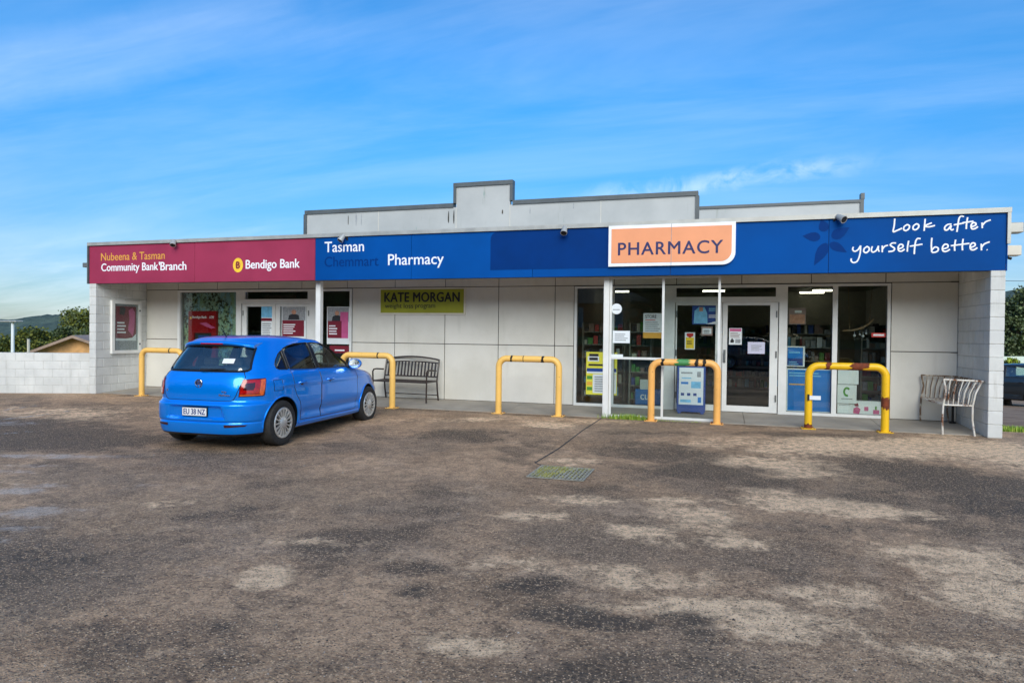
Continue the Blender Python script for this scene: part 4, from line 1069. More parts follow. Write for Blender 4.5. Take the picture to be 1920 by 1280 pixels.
names = ['taupe', 'poster_navy', 'maroon', 'print_grey', 'print_dark', 'cream_paint', 'paper', 'signal_red', 'sky_print', 'print_dark', 'leaf_green', 'print_grey']
for n_, (x, y, w, rz, lab) in enumerate(((11.3, 2.6, 0.9, 0.2, 'display stand of small goods inside the left pharmacy window'), (15.35, 3.1, 1.2, -0.1, 'goods shelves seen through the window right of the door'),
                                         (16.7, 2.9, 0.9, 0.1, 'goods shelves behind the hanging driftwood'), (12.15, 2.2, 0.45, 0.0, 'wire rack of cards beside the left window'), (14.1, 6.4, 2.0, 0.0, 'shelves deep inside the shop behind the doors'))):
    o = thing('shelf_unit', lab, 'shelves', (x, y, 0.07), rz)
    H = 1.65
    fr = MB().box(-w / 2, -w / 2 + 0.03, -0.2, 0.2, 0, H).box(w / 2 - 0.03, w / 2, -0.2, 0.2, 0, H).box(-w / 2 + 0.03, w / 2 - 0.03, 0.17, 0.19, 0.03, H)
    fr.build('frame', 'room_wall', o)
    goods = MB()
    for s in range(6):
        zz = 0.1 + s * 0.27
        MB().box(-w / 2 + 0.03, w / 2 - 0.03, -0.19, 0.168, zz, zz + 0.02).build('shelf', 'room_wall', o)
        xx = -w / 2 + 0.05
        while xx < w / 2 - 0.12:
            ww, hh = rd.uniform(0.04, 0.1), rd.uniform(0.08, 0.21)
            goods.box(xx, xx + ww, -0.17, 0.05, zz + 0.021, zz + 0.021 + hh, rd.randrange(len(names)))
            xx += ww + rd.uniform(0.005, 0.03)
    g_ = goods.build('goods', names, o); g_['kind'] = 'stuff'
# blue bin in the window
wb = on_y(1214, 745, 1.75); w0 = on_y(1190, 745, 1.75).x; w1 = on_y(1240, 745, 1.75).x
o = thing('display_bin', 'blue display bin on the floor inside the left pharmacy window', 'display bin', (wb.x, 1.75, 0.071))
MB().cbox(w0 - wb.x, w1 - wb.x, 0.0, 0.25, 0.02, 0.33, 0.02).build('bin', 'poster_blue', o)
text_on_wall('cu', (w0 - wb.x) * 0.55, 0.13, -0.001, 0.16, 0.10, 'letter_white', o, 0.02, 0.001)
MB().box((w0 - wb.x) * 0.6, (w1 - wb.x) * 0.5, 0.02, 0.2, 0.331, 0.52).build('carton', 'paper', o)
# bank counter with slat blind
o = thing('slat_blind', 'dark slatted blind behind the left bank door', 'blind', (3.48, 2.2, 2.3))
for i in range(26): MB().box(-0.42, 0.42, -0.02, 0.02, -0.05 - i * 0.075, -0.045 - i * 0.075).build('slat', 'taupe', o)
MB().box(-0.44, 0.44, -0.03, 0.03, -0.02, 0.03).build('head_rail', 'taupe', o)
for x in (-0.3, 0.3): MB().tube([(x, 0, 0), (x, 0, -1.95)], 0.003, 5).build('cord', 'taupe', o)

# sandwich board under the canopy
sb = thing('sandwich_board', 'blue sandwich board with white health poster inside the glass screen', 'sandwich board', (13.19, 1.12, slab_z(1.12)))
lean = 0.13
for s in (1, -1):
    b = MB()
    def lp(x, z, off=0.0, s=s): return (x, -s * (0.15 - z / 0.86 * lean) - s * off, z)
    def lbox(mb, x0, x1, z0, z1, o0, o1):
        mb.add([lp(x0, z0, o0), lp(x1, z0, o0), lp(x1, z0, o1), lp(x0, z0, o1), lp(x0, z1, o0), lp(x1, z1, o0), lp(x1, z1, o1), lp(x0, z1, o1)],
               [(0, 3, 2, 1), (4, 5, 6, 7), (0, 1, 5, 4), (1, 2, 6, 5), (2, 3, 7, 6), (3, 0, 4, 7)])
    lbox(b, -0.25, 0.25, 0.03, 0.86, 0, 0.03); lbox(b, -0.23, -0.17, 0, 0.03, 0, 0.03); lbox(b, 0.17, 0.23, 0, 0.03, 0, 0.03)
    b.build('board', 'poster_navy', sb)
    if s == 1:
        q = MB(); lbox(q, -0.215, 0.215, 0.16, 0.83, 0.0305, 0.033); q.build('sheet', 'paper', sb)
        for (mname, x0, x1, z0, z1) in (('poster_blue', -0.18, -0.05, 0.53, 0.57), ('sky_print', 0.0, 0.17, 0.46, 0.58), ('sky_print', -0.19, 0.0, 0.20, 0.25), ('poster_navy', -0.18, -0.12, 0.32, 0.37), ('poster_navy', -0.07, -0.01, 0.32, 0.37), ('poster_navy', 0.04, 0.1, 0.32, 0.37), ('poster_blue', 0.12, 0.18, 0.2, 0.3), ('print_grey', -0.18, 0.02, 0.72, 0.75), ('print_grey', 0.1, 0.17, 0.66, 0.76), ('sky_print', -0.17, 0.0, 0.63, 0.65)):
            q = MB(); lbox(q, x0, x1, z0, z1, 0.0332, 0.0340); q.build('print', mname, sb)
MB().box(-0.2, 0.2, -0.03, 0.03, 0.86, 0.875).build('hinge_bar', 'dark', sb)

# ------------------------------------------------------------------ hatchback
k = NT('car_blue')
n_ = k.noise(k.tc(), 900, 2, 0.5)
k.base(k.mix(k.rng(n_, 0.3, 0.7), srgb(0, 136, 248), srgb(0, 146, 255))); k.set('Metallic', 0.45); k.set('Roughness', 0.30)
k.set('Coat Weight', 1.0); k.set('Coat Roughness', 0.02); k.set('Specular IOR Level', 0.1)
MATS['car_blue'] = k.m
for nm, a, b in (('car_navy', (26, 34, 40), (34, 43, 50)), ('car_grey', (92, 96, 104), (108, 112, 120))):
    k = NT(nm); n_ = k.noise(k.tc(), 700, 2, 0.5)
    k.base(k.mix(k.rng(n_, 0.3, 0.7), srgb(*a), srgb(*b))); k.set('Metallic', 0.4); k.set('Roughness', 0.35); k.set('Coat Weight', 1.0); k.set('Coat Roughness', 0.03)
    MATS[nm] = k.m
glassy('car_glass', (0.82, 0.88, 0.85), 0.07)
plain('lamp_red', srgb(176, 12, 10), 0.12, var=0.25, vscale=30, coat=1.0)
plain('lamp_amber', srgb(226, 96, 30), 0.12, var=0.2, vscale=30, coat=1.0)
plain('lamp_dark', srgb(60, 6, 10), 0.15, var=0.2, vscale=30, coat=1.0)
plain('chrome', srgb(205, 208, 212), 0.12, metal=1.0, var=0.04)
plain('hubcap', srgb(205, 205, 202), 0.33, metal=0.55, var=0.08, vscale=12)
plain('tyre', (0.022, 0.021, 0.020), 0.82, var=0.35, vscale=30, bump=0.2, bscale=200)
plain('trim_black', (0.011, 0.011, 0.012), 0.35, var=0.2)
plain('cabin', srgb(104, 106, 106), 0.8, var=0.15)
plain('seat_cloth', srgb(86, 86, 90), 0.9, var=0.2, vscale=40)
plain('plate_white', srgb(232, 234, 236), 0.4, var=0.03)
plain('plate_blue', srgb(40, 60, 120), 0.4, var=0.05)

def catmull(xs, ys):
    xs, ys = np.array(xs, float), np.array(ys, float)
    d = np.gradient(ys, xs)
    def f(q):
        q = np.clip(np.asarray(q, float), xs[0], xs[-1])
        i = np.clip(np.searchsorted(xs, q, side='right') - 1, 0, len(xs) - 2)
        h = xs[i + 1] - xs[i]; t = (q - xs[i]) / h
        return ((2 * t**3 - 3 * t**2 + 1) * ys[i] + (t**3 - 2 * t**2 + t) * h * d[i] + (-2 * t**3 + 3 * t**2) * ys[i + 1] + (t**3 - t**2) * h * d[i + 1])
    return f

def make_car(label):
    AX = 0.69
    root = thing('parked_car', label, 'car')
    # levels: (rear x, front x, half width, squareness rear, front, [(x, z) ...])
    LV = [
        (0.40, 3.60, 0.60, 5, 4, [(0, .18), (4, .18)]),
        (0.10, 3.82, 0.745, 5, 4, [(0, .185), (4, .185)]),
        (0.035, 3.90, 0.795, 5, 4, [(0, .205), (4, .21)]),
        (0.012, 3.945, 0.815, 5, 4, [(0, .27), (4, .27)]),
        (0.004, 3.955, 0.822, 5, 4, [(0, .345), (4, .34)]),
        (0.014, 3.955, 0.824, 5, 4, [(0, .365), (4, .36)]),
        (-0.004, 3.96, 0.828, 5, 4, [(0, .385), (4, .38)]),
        (-0.006, 3.965, 0.834, 5, 3.8, [(0, .44), (4, .43)]),
        (-0.004, 3.965, 0.838, 5, 3.8, [(0, .50), (4, .48)]),
        (-0.002, 3.965, 0.840, 5, 3.8, [(0, .56), (4, .53)]),
        (0.006, 3.96, 0.841, 5, 3.7, [(0, .592), (4, .56)]),
        (0.045, 3.955, 0.841, 5, 3.6, [(0, .612), (4, .58)]),
        (0.062, 3.95, 0.841, 5, 3.5, [(0, .64), (4, .60)]),
        (0.060, 3.93, 0.840, 5, 3.4, [(0, .70), (2, .70), (4, .64)]),
        (0.066, 3.90, 0.837, 5, 3.3, [(0, .78), (2, .775), (3.2, .75), (4, .69)]),
        (0.082, 3.86, 0.829, 5, 3.2, [(0, .86), (2, .845), (3.2, .81), (4, .73)]),
        (0.100, 3.78, 0.815, 5, 3.1, [(0, .915), (2, .895), (3.0, .87), (3.5, .83), (4, .765)]),
        (0.120, 3.55, 0.797, 5, 3.0, [(0, .955), (2, .935), (2.8, .92), (3.3, .875), (4, .80)]),
        (0.134, 3.25, 0.780, 5, 3.2, [(0, .978), (2, .957), (2.8, .945), (3.3, .92), (4, .9)]),
        (0.150, 2.98, 0.764, 5, 3.6, [(0, .998), (2, .978), (2.9, .972), (4, .97)]),
        (0.186, 2.80, 0.735, 5, 4, [(0, 1.07), (2, 1.06), (4, 1.06)]),
        (0.245, 2.56, 0.690, 5, 4, [(0, 1.17), (2, 1.17), (4, 1.17)]),
        (0.308, 2.33, 0.640, 5, 4, [(0, 1.265), (1.4, 1.275), (4, 1.265)]),
        (0.350, 2.17, 0.600, 5, 4, [(0, 1.325), (1.4, 1.345), (2.2, 1.325), (4, 1.32)]),
        (0.385, 2.06, 0.560, 5, 4, [(0, 1.365), (1.3, 1.395), (2.1, 1.365), (4, 1.36)]),
        (0.430, 1.97, 0.505, 5, 4, [(0, 1.388), (1.3, 1.425), (2.0, 1.392), (4, 1.39)]),
        (0.540, 1.86, 0.410, 5, 4, [(0, 1.405), (1.3, 1.445), (1.9, 1.415), (4, 1.41)]),
        (0.740, 1.70, 0.280, 4, 4, [(0, 1.425), (1.3, 1.456), (1.8, 1.435), (4, 1.43)]),
        (1.000, 1.50, 0.120, 3, 3, [(0, 1.445), (1.3, 1.461), (4, 1.45)]),
        (1.220, 1.280, 0.010, 2, 2, [(0, 1.461), (4, 1.461)]),
    ]
    SUB, NP = 4, 264
    idx = np.arange(len(LV)); vv = np.linspace(0, len(LV) - 1, (len(LV) - 1) * SUB + 1)
    phi = np.linspace(0, 2 * np.pi, NP, endpoint=False)
    rows = []
    xm = 1.85
    for L in LV:
        xr, xf, w, nr, nf, zp = L
        c, s = np.cos(phi), np.sin(phi)
        cm = min(xm, (xr + xf) / 2 + 0.1) if w < 0.3 else xm
        cm = (xr + xf) / 2 if w < 0.5 else cm
        n = np.where(c > 0, nr, nf)
        rad = (np.abs(c) ** n + np.abs(s) ** n) ** (-1 / n)
        x = np.where(c > 0, cm - (cm - xr) * rad * c, cm - (xf - cm) * rad * c)
        y = w * rad * s
        fz = catmull([p[0] for p in zp], [p[1] for p in zp]) if len(zp) > 2 else (lambda q, zp=zp: np.interp(q, [p[0] for p in zp], [p[1] for p in zp]))
        rows.append(np.stack([x, y, fz(x)], 1))
    rows = np.array(rows)                                   # levels x NP x 3
    # spline between levels
    G = []
    for v in vv:
        i = min(int(v), len(LV) - 2); t = v - i
        p0, p1, p2, p3 = rows[max(i - 1, 0)], rows[i], rows[i + 1], rows[min(i + 2, len(LV) - 1)]
        d1, d2 = (p2 - p0) * 0.42, (p3 - p1) * 0.42
        G.append((2 * t**3 - 3 * t**2 + 1) * p1 + (t**3 - 2 * t**2 + t) * d1 + (-2 * t**3 + 3 * t**2) * p2 + (t**3 - t**2) * d2)
    G = np.array(G)
    # number plate recess pressed into the rear bumper
    x, y, z = G[..., 0], G[..., 1], G[..., 2]
    hw = 0.36 + (z - 0.40) * -0.35 + 0.06
    msk = sstep(hw + 0.03, hw - 0.03, np.abs(y)) * sstep(0.398, 0.425, z) * sstep(0.575, 0.545, z) * (x < 0.3)
    G[..., 0] += 0.045 * msk
    # waist line pressed into the flanks
    fl = np.exp(-((z - 0.80) / 0.022) ** 2) * sstep(0.45, 0.75, x) * sstep(3.5, 2.9, x) * (np.abs(y) > 0.7)
    G[..., 1] += np.sign(y) * 0.011 * fl
    fl2 = np.exp(-((z - 0.40) / 0.05) ** 2) * sstep(1.0, 1.2, x) * sstep(2.9, 2.7, x) * (np.abs(y) > 0.6)
    G[..., 1] -= np.sign(y) * 0.020 * fl2
    G[..., 0] -= AX
    nv = G.shape[0]
    co = G.reshape(-1, 3)
    fs = []
    for i in range(nv - 1):
        a = i * NP; b = a + NP
        for j in range(NP):
            j2 = (j + 1) % NP
            fs.append((a + j, a + j2, b + j2, b + j))
    fs.append(tuple(range(NP - 1, -1, -1))); fs.append(tuple((nv - 1) * NP + j for j in range(NP)))
    vts = [tuple(p) for p in co]
    bvh = BVHTree.FromPolygons(vts, fs)
    hull = MB(); hull.v = vts; hull.f = fs; hull.mi = [0] * len(fs)
    me = hull.mesh('hull', ['car_blue', 'trim_black', 'cabin'])
    body = obj('body', me, root)
    # ---- cutters
    def cutter(mb, mt='trim_black'):
        o = mb.build('cutter', [mt]); return o
    arch = MB()
    for ax in (0.0, 2.47):
        for s in (1, -1):
            prof = [(0.001, s * 0.56), (0.335, s * 0.56), (0.335, s * 1.1), (0.001, s * 1.1)]
            arch.lathe(prof, 48, 'y', (ax, 0, 0.315))
    cab = MB()
    sec = [(0.33, 0.80), (0.36, 1.0), (0.46, 1.20), (0.56, 1.335), (1.0, 1.385), (1.6, 1.395), (1.98, 1.35), (2.2, 1.24), (2.74, 1.0), (2.74, 0.80)]
    sec = [(a - AX, b) for a, b in sec]
    hwz = lambda z: 0.725 - max(0, z - 0.97) * 0.52
    n = len(sec)
    hwx = lambda a, b: hwz(b) - 0.15 * float(sstep(0.75, 0.38, a + AX))
    cab.add([(a, -hwx(a, b), b) for a, b in sec] + [(a, hwx(a, b), b) for a, b in sec],
            [tuple(range(n)), tuple(range(2 * n - 1, n - 1, -1))] + [(i, i + n, (i + 1) % n + n, (i + 1) % n) for i in range(n)])
    FD = [(1.665, 0.985), (2.64, 0.972), (2.36, 1.16), (2.12, 1.295), (1.98, 1.335), (1.80, 1.352), (1.665, 1.357)]
    RD = [(0.93, 1.005), (1.585, 0.985), (1.585, 1.357), (1.25, 1.345), (1.06, 1.315), (0.93, 1.275)]
    QG = [(0.665, 1.03), (0.71, 1.012), (0.885, 1.005), (0.885, 1.255), (0.80, 1.21), (0.70, 1.13), (0.655, 1.07)]
    side = MB()
    for poly in (FD, RD, QG):
        pp = [(a - AX, b) for a, b in poly]
        side.prism(pp, 'y', 0.40, 1.0).prism(pp, 'y', -1.0, -0.40)
    RW = [(-0.585, 1.01), (-0.54, 1.0), (0.54, 1.0), (0.585, 1.01), (0.60, 1.03), (0.535, 1.29), (0.50, 1.325), (-0.50, 1.325), (-0.535, 1.29), (-0.60, 1.03)]
    WS = [(-0.64, 1.0), (0.64, 1.0), (0.60, 1.18), (0.52, 1.335), (-0.52, 1.335), (-0.60, 1.18)]
    ends = MB().prism(RW, 'x', -0.8, 0.05).prism(WS, 'x', 1.1, 2.7)
    cuts = [cutter(arch), cutter(cab, 'cabin'), cutter(side), cutter(ends)]
    for c_ in cuts:
        md = body.modifiers.new('cut', 'BOOLEAN'); md.operation = 'DIFFERENCE'; md.solver = 'EXACT'; md.object = c_
        try: md.material_mode = 'TRANSFER'
        except Exception: pass
    dg = bpy.context.evaluated_depsgraph_get(); dg.update()
    me2 = bpy.data.meshes.new_from_object(body.evaluated_get(dg))
    body.modifiers.clear(); body.data = me2; me2.name = 'body'
    for c_ in cuts: bpy.data.objects.remove(c_, do_unlink=True)
    # slots: 0 paint, 1 black
    names = [m.name for m in me2.materials]
    bi = names.index('trim_black')
    for pl in me2.polygons:
        if pl.material_index == 0 and pl.center.z < 0.212: pl.material_index = bi
    me2.polygons.foreach_set('use_smooth', [True] * len(me2.polygons))
    me2.set_sharp_from_angle(angle=R(32))
    # ---- patches thrown onto the hull
    def hit(o, d):
        loc, nor, i, dist = bvh.ray_cast(Vector(o), Vector(d).normalized())
        if loc is None: return None
        if nor.dot(Vector(d)) > 0: nor = -nor
        return loc, nor
    def side_hit(s):
        return lambda a, b: hit((a - AX, s * 3, b), (0, -s, 0))
    def rear_hit(a, b): return hit((-3, a, b), (1, 0, 0))
    def front_hit(a, b): return hit((5, a, b), (-1, 0, 0))
    def corner_hit(s):
        c0 = Vector((0.9 - AX, 0, 0))
        def f(a, b):
            d = Vector((-math.cos(R(a)), s * math.sin(R(a)), 0)); o = c0 + d * 3; o.z = b
            return hit(o, -d)
        return f
    def poly_at(pl, t):
        """point at fraction t of a polyline's parameter"""
        q = t * (len(pl) - 1); i = min(int(q), len(pl) - 2); f = q - i
        return (pl[i][0] * (1 - f) + pl[i + 1][0] * f, pl[i][1] * (1 - f) + pl[i + 1][1] * f)
    def patch(name, A, B, fn, off, mat, parent, nu=14, nt=10, thick=0.006):
        """skin between two edge polylines A and B, laid on the hull"""
        vs, ok = [], True
        for j in range(nt + 1):
            for i in range(nu + 1):
                a, b = poly_at(A, j / nt), poly_at(B, j / nt)
                h = fn(a[0] + (b[0] - a[0]) * i / nu, a[1] + (b[1] - a[1]) * i / nu)
                if h is None: h = (Vector(vs[-1]) if vs else Vector(), Vector((0, 0, 1)))
                vs.append((h[0] + h[1] * off, h[0] + h[1] * (off - thick)))
        m = MB()
        N = len(vs)
        V_ = [tuple(v[0]) for v in vs] + [tuple(v[1]) for v in vs]
        F_ = []
        W_ = nu + 1
        for j in range(nt):
            for i in range(nu):
                a = j * W_ + i
                F_.append((a, a + 1, a + 1 + W_, a + W_)); F_.append((a + N, a + W_ + N, a + 1 + W_ + N, a + 1 + N))
        for i in range(nu):
            F_.append((i, i + N, i + 1 + N, i + 1)); a = nt * W_ + i; F_.append((a, a + 1, a + 1 + N, a + N))
        for j in range(nt):
            a = j * W_; F_.append((a, a + W_, a + W_ + N, a + N)); a = j * W_ + nu; F_.append((a, a + N, a + W_ + N, a + W_))
        m.add(V_, F_)
        return m.build(name, mat, parent, smooth=30)
    def seam(pts, fn, r=0.0045, name='panel_gap', mat='trim_black', parent=body, off=0.0, n=5, closed=False):
        P_ = []
        if closed: pts = list(pts) + [pts[0]]
        for i in range(len(pts) - 1):
            m = max(2, int(10 * math.dist(pts[i], pts[i + 1]) / (0.5 if abs(pts[i][0]) < 5 else 20)) + 1)
            for t in range(m):
                f = t / m
                h = fn(pts[i][0] + (pts[i + 1][0] - pts[i][0]) * f, pts[i][1] + (pts[i + 1][1] - pts[i][1]) * f)
                if h: P_.append(h[0] + h[1] * off)
        h = fn(*pts[-1])
        if h: P_.append(h[0] + h[1] * off)
        if len(P_) < 2: return
        return MB().tube(P_, r, n).build(name, mat, parent, smooth=True)
    for s in (1, -1):
        sh = side_hit(s)
        # glass
        def glass(nm, A, B, off=-0.012):
            return patch(nm, [(a, b) for a, b in A], [(a, b) for a, b in B], sh, off, 'car_glass', root, 8, 8, 0.004)
        glass('side_window', [(1.665, 0.985), (1.665, 1.12), (1.665, 1.25), (1.665, 1.357)], [(2.64, 0.972), (2.42, 1.12), (2.19, 1.255), (1.95, 1.34)])
        glass('side_window', [(0.93, 1.005), (0.93, 1.275)], [(1.585, 0.985), (1.585, 1.357)])
        glass('quarter_window', [(0.655, 1.04), (0.70, 1.13), (0.80, 1.21), (0.875, 1.25)], [(0.885, 1.005), (0.885, 1.09), (0.885, 1.18), (0.885, 1.255)])
        for poly in (FD, RD, QG):
            seam(poly, sh, 0.008, 'window_seal', 'trim_black', body, -0.002, 6, True)
        # blacked-out pillar between the door glasses
        patch('pillar_trim', [(1.59, 0.985), (1.59, 1.355)], [(1.66, 0.985), (1.66, 1.355)], sh, 0.002, 'trim_black', body, 3, 10, 0.003)
        patch('pillar_trim', [(0.89, 1.008), (0.89, 1.258)], [(0.925, 1.008), (0.925, 1.27)], sh, 0.002, 'trim_black', body, 2, 10, 0.003)
        # doors
        rl = [(1.10, 0.30), (1.095, 0.42), (1.06, 0.55), (0.97, 0.66), (0.925, 0.76), (0.92, 0.88), (0.925, 0.985)]
        rr_ = [(1.60, 0.29), (1.60, 0.42), (1.60, 0.55), (1.60, 0.66), (1.60, 0.76), (1.60, 0.88), (1.60, 0.968)]
        fl_ = [(1.615, 0.29), (1.615, 0.45), (1.615, 0.62), (1.615, 0.80), (1.615, 0.968)]
        fr_ = [(2.66, 0.29), (2.70, 0.45), (2.72, 0.62), (2.72, 0.80), (2.70, 0.955)]
        for A, B, hx in ((rl, rr_, 1.10), (fl_, fr_, 1.84)):
            d = patch('door', A, B, sh, 0.0022, 'car_blue', root, 26, 30, 0.006)
            seam(A + B[::-1], sh, 0.0045, parent=d, closed=True)
            h = sh(hx, 0.815)
            cup = MB().lathe([(0.001, 0.004), (0.03, 0.003), (0.038, 0.0)], 18, 'y')
            cup.v = [(h[0].x + p[0] * 1.5, h[0].y + s * (p[1] + 0.002), h[0].z - 0.012 + p[2] * 0.8) for p in cup.v]
            cup.build('handle_cup', 'trim_black', d)
            c0 = h[0]
            path = [c0 + Vector((dx, s * dy, dz)) for dx, dy, dz in ((-0.085, 0.0, 0), (-0.07, 0.022, 0.002), (0.0, 0.03, 0.004), (0.07, 0.024, 0.002), (0.09, 0.0, 0))]
            MB().tube(path, [0.010, 0.013, 0.014, 0.013, 0.010], 8).build('handle', 'car_blue', d, smooth=True)
        # sill strip and arch lips
        seam([(1.06, 0.255), (2.78, 0.255)], sh, 0.012, 'sill', 'car_blue', body, 0.0, 8)
        for ax in (0.69, 3.16):
            P_ = []
            for i in range(33):
                a = R(-8 + 196 * i / 32)
                h = sh(ax + 0.343 * math.cos(a), 0.315 + 0.343 * math.sin(a))
                if h: P_.append(h[0])
            MB().tube(P_, 0.010, 8).build('arch_lip', 'car_blue', body, smooth=True)
        # fuel flap on the right
        if s == -1:
            seam([(0.52, 0.74), (0.68, 0.74), (0.68, 0.88), (0.52, 0.88)], sh, 0.0035, 'fuel_flap_gap', closed=True)
        # front wing to bumper and bonnet gaps
        seam([(3.05, 0.88), (3.4, 0.80), (3.7, 0.70)], sh, 0.004)
        # tail lamps wrap round the corner
        ch = corner_hit(s)
        tl = patch('tail_light', [(35.0, 0.690), (35.5, 0.70), (36.0, 0.80), (38.0, 0.895), (39.0, 0.905)], [(53.5, 0.690), (54.5, 0.70), (55.5, 0.80), (56.5, 0.90), (56.0, 0.912)], ch, 0.010, 'lamp_dark', root, 16, 14, 0.02)
        patch('lens', [(36.0, 0.722), (36.8, 0.80), (38.8, 0.892)], [(49.5, 0.722), (50.5, 0.80), (51.5, 0.897)], ch, 0.014, 'lamp_red', tl, 14, 10, 0.008)
        patch('lens', [(49.9, 0.722), (50.9, 0.80), (51.9, 0.897)], [(53.4, 0.705), (54.8, 0.80), (55.8, 0.90)], ch, 0.014, 'lamp_amber', tl, 8, 10, 0.008)
        patch('lens', [(38.5, 0.77), (39.5, 0.81), (40.5, 0.855)], [(45.5, 0.77), (46.5, 0.81), (47.0, 0.86)], ch, 0.0185, 'lamp_dark', tl, 8, 6, 0.006)
        patch('lens', [(36.2, 0.700), (36.2, 0.714)], [(52.8, 0.698), (53.0, 0.714)], ch, 0.015, 'lamp_amber', tl, 14, 2, 0.006)
        # low reflectors
        patch('reflector', [(s * 0.42, 0.305), (s * 0.42, 0.338)], [(s * 0.64, 0.318), (s * 0.66, 0.335)], rear_hit, 0.006, 'lamp_dark', root, 10, 3, 0.01)
        # head lamps
        hd = patch('headlight', [(s * 0.40, 0.60), (s * 0.42, 0.72)], [(s * 0.70, 0.62), (s * 0.70, 0.74)], front_hit, 0.004, 'chrome', root, 8, 5, 0.01)
        # mirror
        h = sh(2.50, 0.965)
        b = h[0]
        MB().tube([b, b + Vector((0.0, s * 0.10, 0.025))], [0.035, 0.028], 8).build('mirror_arm', 'trim_black', root, smooth=True)
        c0 = b + Vector((0.0, s * 0.165, 0.055))
        shell = MB().lathe([(0.001, 0.075), (0.05, 0.068), (0.085, 0.045), (0.098, 0.01), (0.096, -0.03), (0.001, -0.03)], 20, 'x')
        shell.v = [(c0.x + p[0], c0.y + p[1] * 1.08, c0.z + p[2] * 0.78) for p in shell.v]
        mo = shell.build('wing_mirror', 'trim_black' if False else 'car_blue', root, smooth=35)
        gl = MB().lathe([(0.001, -0.034), (0.086, -0.034), (0.09, -0.030)], 20, 'x')
        gl.v = [(c0.x + p[0], c0.y + p[1] * 1.06, c0.z + p[2] * 0.76) for p in gl.v]
        gl.build('mirror_glass', 'chrome', mo, smooth=True)
    # rear window, wiper, tailgate seams
    gw = patch('rear_window', [(-0.595, 1.02), (-0.565, 1.15), (-0.525, 1.30)], [(0.595, 1.02), (0.565, 1.15), (0.525, 1.30)], rear_hit, -0.006, 'car_glass', root, 24, 12, 0.004)
    seam(RW, rear_hit, 0.016, 'window_seal', 'trim_black', body, -0.004, 6, True)
    patch('windscreen', [(-0.635, 1.0), (-0.52, 1.335)], [(0.635, 1.0), (0.52, 1.335)], front_hit, -0.008, 'car_glass', root, 20, 14, 0.004)
    # sticker on the rear glass
    patch('sticker', [(-0.40, 1.10), (-0.40, 1.16)], [(-0.24, 1.10), (-0.24, 1.16)], rear_hit, 0.001, 'plate_white', gw, 4, 3, 0.002)
    h0, h1 = rear_hit(0.02, 1.012), rear_hit(-0.33, 1.03)
    MB().tube([h0[0] + Vector((-0.03, 0, 0)), (h0[0] + h1[0]) / 2 + Vector((-0.025, 0, 0)), h1[0] + Vector((-0.015, 0, 0))], [0.020, 0.012, 0.006], 8).build('rear_wiper', 'trim_black', root, smooth=True)
    tg = [(-0.56, 0.99), (-0.60, 0.93), (-0.53, 0.70), (-0.50, 0.65), (-0.46, 0.632), (0.46, 0.632), (0.50, 0.65), (0.53, 0.70), (0.60, 0.93), (0.56, 0.99)]
    seam(tg, rear_hit, 0.005)
    # lower tailgate crease
    # spoiler lip over the glass
    sp = MB()
    secs = []
    for i in range(21):
        y = -0.535 + 1.07 * i / 20
        e = abs(y) / 0.535
        bx = 0.14 * e ** 4; dz = -0.045 * e ** 3
        secs.append([(0.62 + bx, y * 0.97, 1.415 + dz - 0.01), (0.46 + bx, y, 1.408 + dz), (0.35 + bx, y, 1.388 + dz), (0.312 + bx, y, 1.374 + dz), (0.302 + bx, y, 1.358 + dz), (0.312 + bx, y, 1.338 + dz), (0.38 + bx, y, 1.318 + dz), (0.56 + bx, y * 0.97, 1.35 + dz)])
    m_ = len(secs[0])
    sp.add([(p[0] - AX, p[1], p[2]) for sc_ in secs for p in sc_],
           [(i * m_ + j, i * m_ + (j + 1) % m_, (i + 1) * m_ + (j + 1) % m_, (i + 1) * m_ + j) for i in range(20) for j in range(m_)] + [tuple(range(m_)), tuple(20 * m_ + j for j in reversed(range(m_)))])
    so = sp.build('roof_spoiler', 'car_blue', root, smooth=50)
    MB().cbox(0.300 - AX, 0.33 - AX, -0.17, 0.17, 1.338, 1.355, 0.004).build('brake_light', 'lamp_red', so)
    # aerial
    MB().tube([(0.62 - AX, 0.0, 1.41), (0.60 - AX, 0, 1.43), (0.48 - AX, 0, 1.56)], [0.018, 0.008, 0.003], 8).build('aerial', 'trim_black', root, smooth=True)
    # plate
    pl = MB().cbox(-0.014, 0.0, -0.19, 0.19, 0.0, 0.115, 0.003).build('number_plate', 'trim_black', root)
    px = rear_hit(0, 0.48)[0].x
    pl.location = (px - 0.006, 0.02, 0.432)
    MB().box(-0.017, -0.0145, -0.18, 0.18, 0.008, 0.107).build('plate_face', 'plate_white', pl)
    tm = text_mesh('EU 38 NZ', 0.32, 0.07, 0.02, 0.001)
    co_ = np.empty(len(tm.vertices) * 3); tm.vertices.foreach_get('co', co_); co_ = co_.reshape(-1, 3)
    tm.vertices.foreach_set('co', np.stack([-0.0175 - co_[:, 2], 0.16 - co_[:, 0], co_[:, 1] + 0.024], 1).ravel()); tm.materials.clear(); tm.materials.append(MATS['plate_blue']); tm.update()
    obj('lettering', tm, pl)
    def rear_text(s, y, z, w, h):
        tm = text_mesh(s, w, h, 0.02, 0.003)
        co_ = np.empty(len(tm.vertices) * 3); tm.vertices.foreach_get('co', co_); co_ = co_.reshape(-1, 3)
        X0 = rear_hit(y, z)[0].x
        tm.vertices.foreach_set('co', np.stack([X0 - 0.001 - co_[:, 2], y - co_[:, 0], co_[:, 1] + z], 1).ravel()); tm.materials.clear(); tm.materials.append(MATS['chrome']); tm.update()
        obj('badge', tm, root)
    rear_text('Polo', 0.50, 0.725, 0.13, 0.035); rear_text('TSI', -0.34, 0.735, 0.075, 0.022); rear_text('BlueMotion', -0.31, 0.695, 0.16, 0.026)
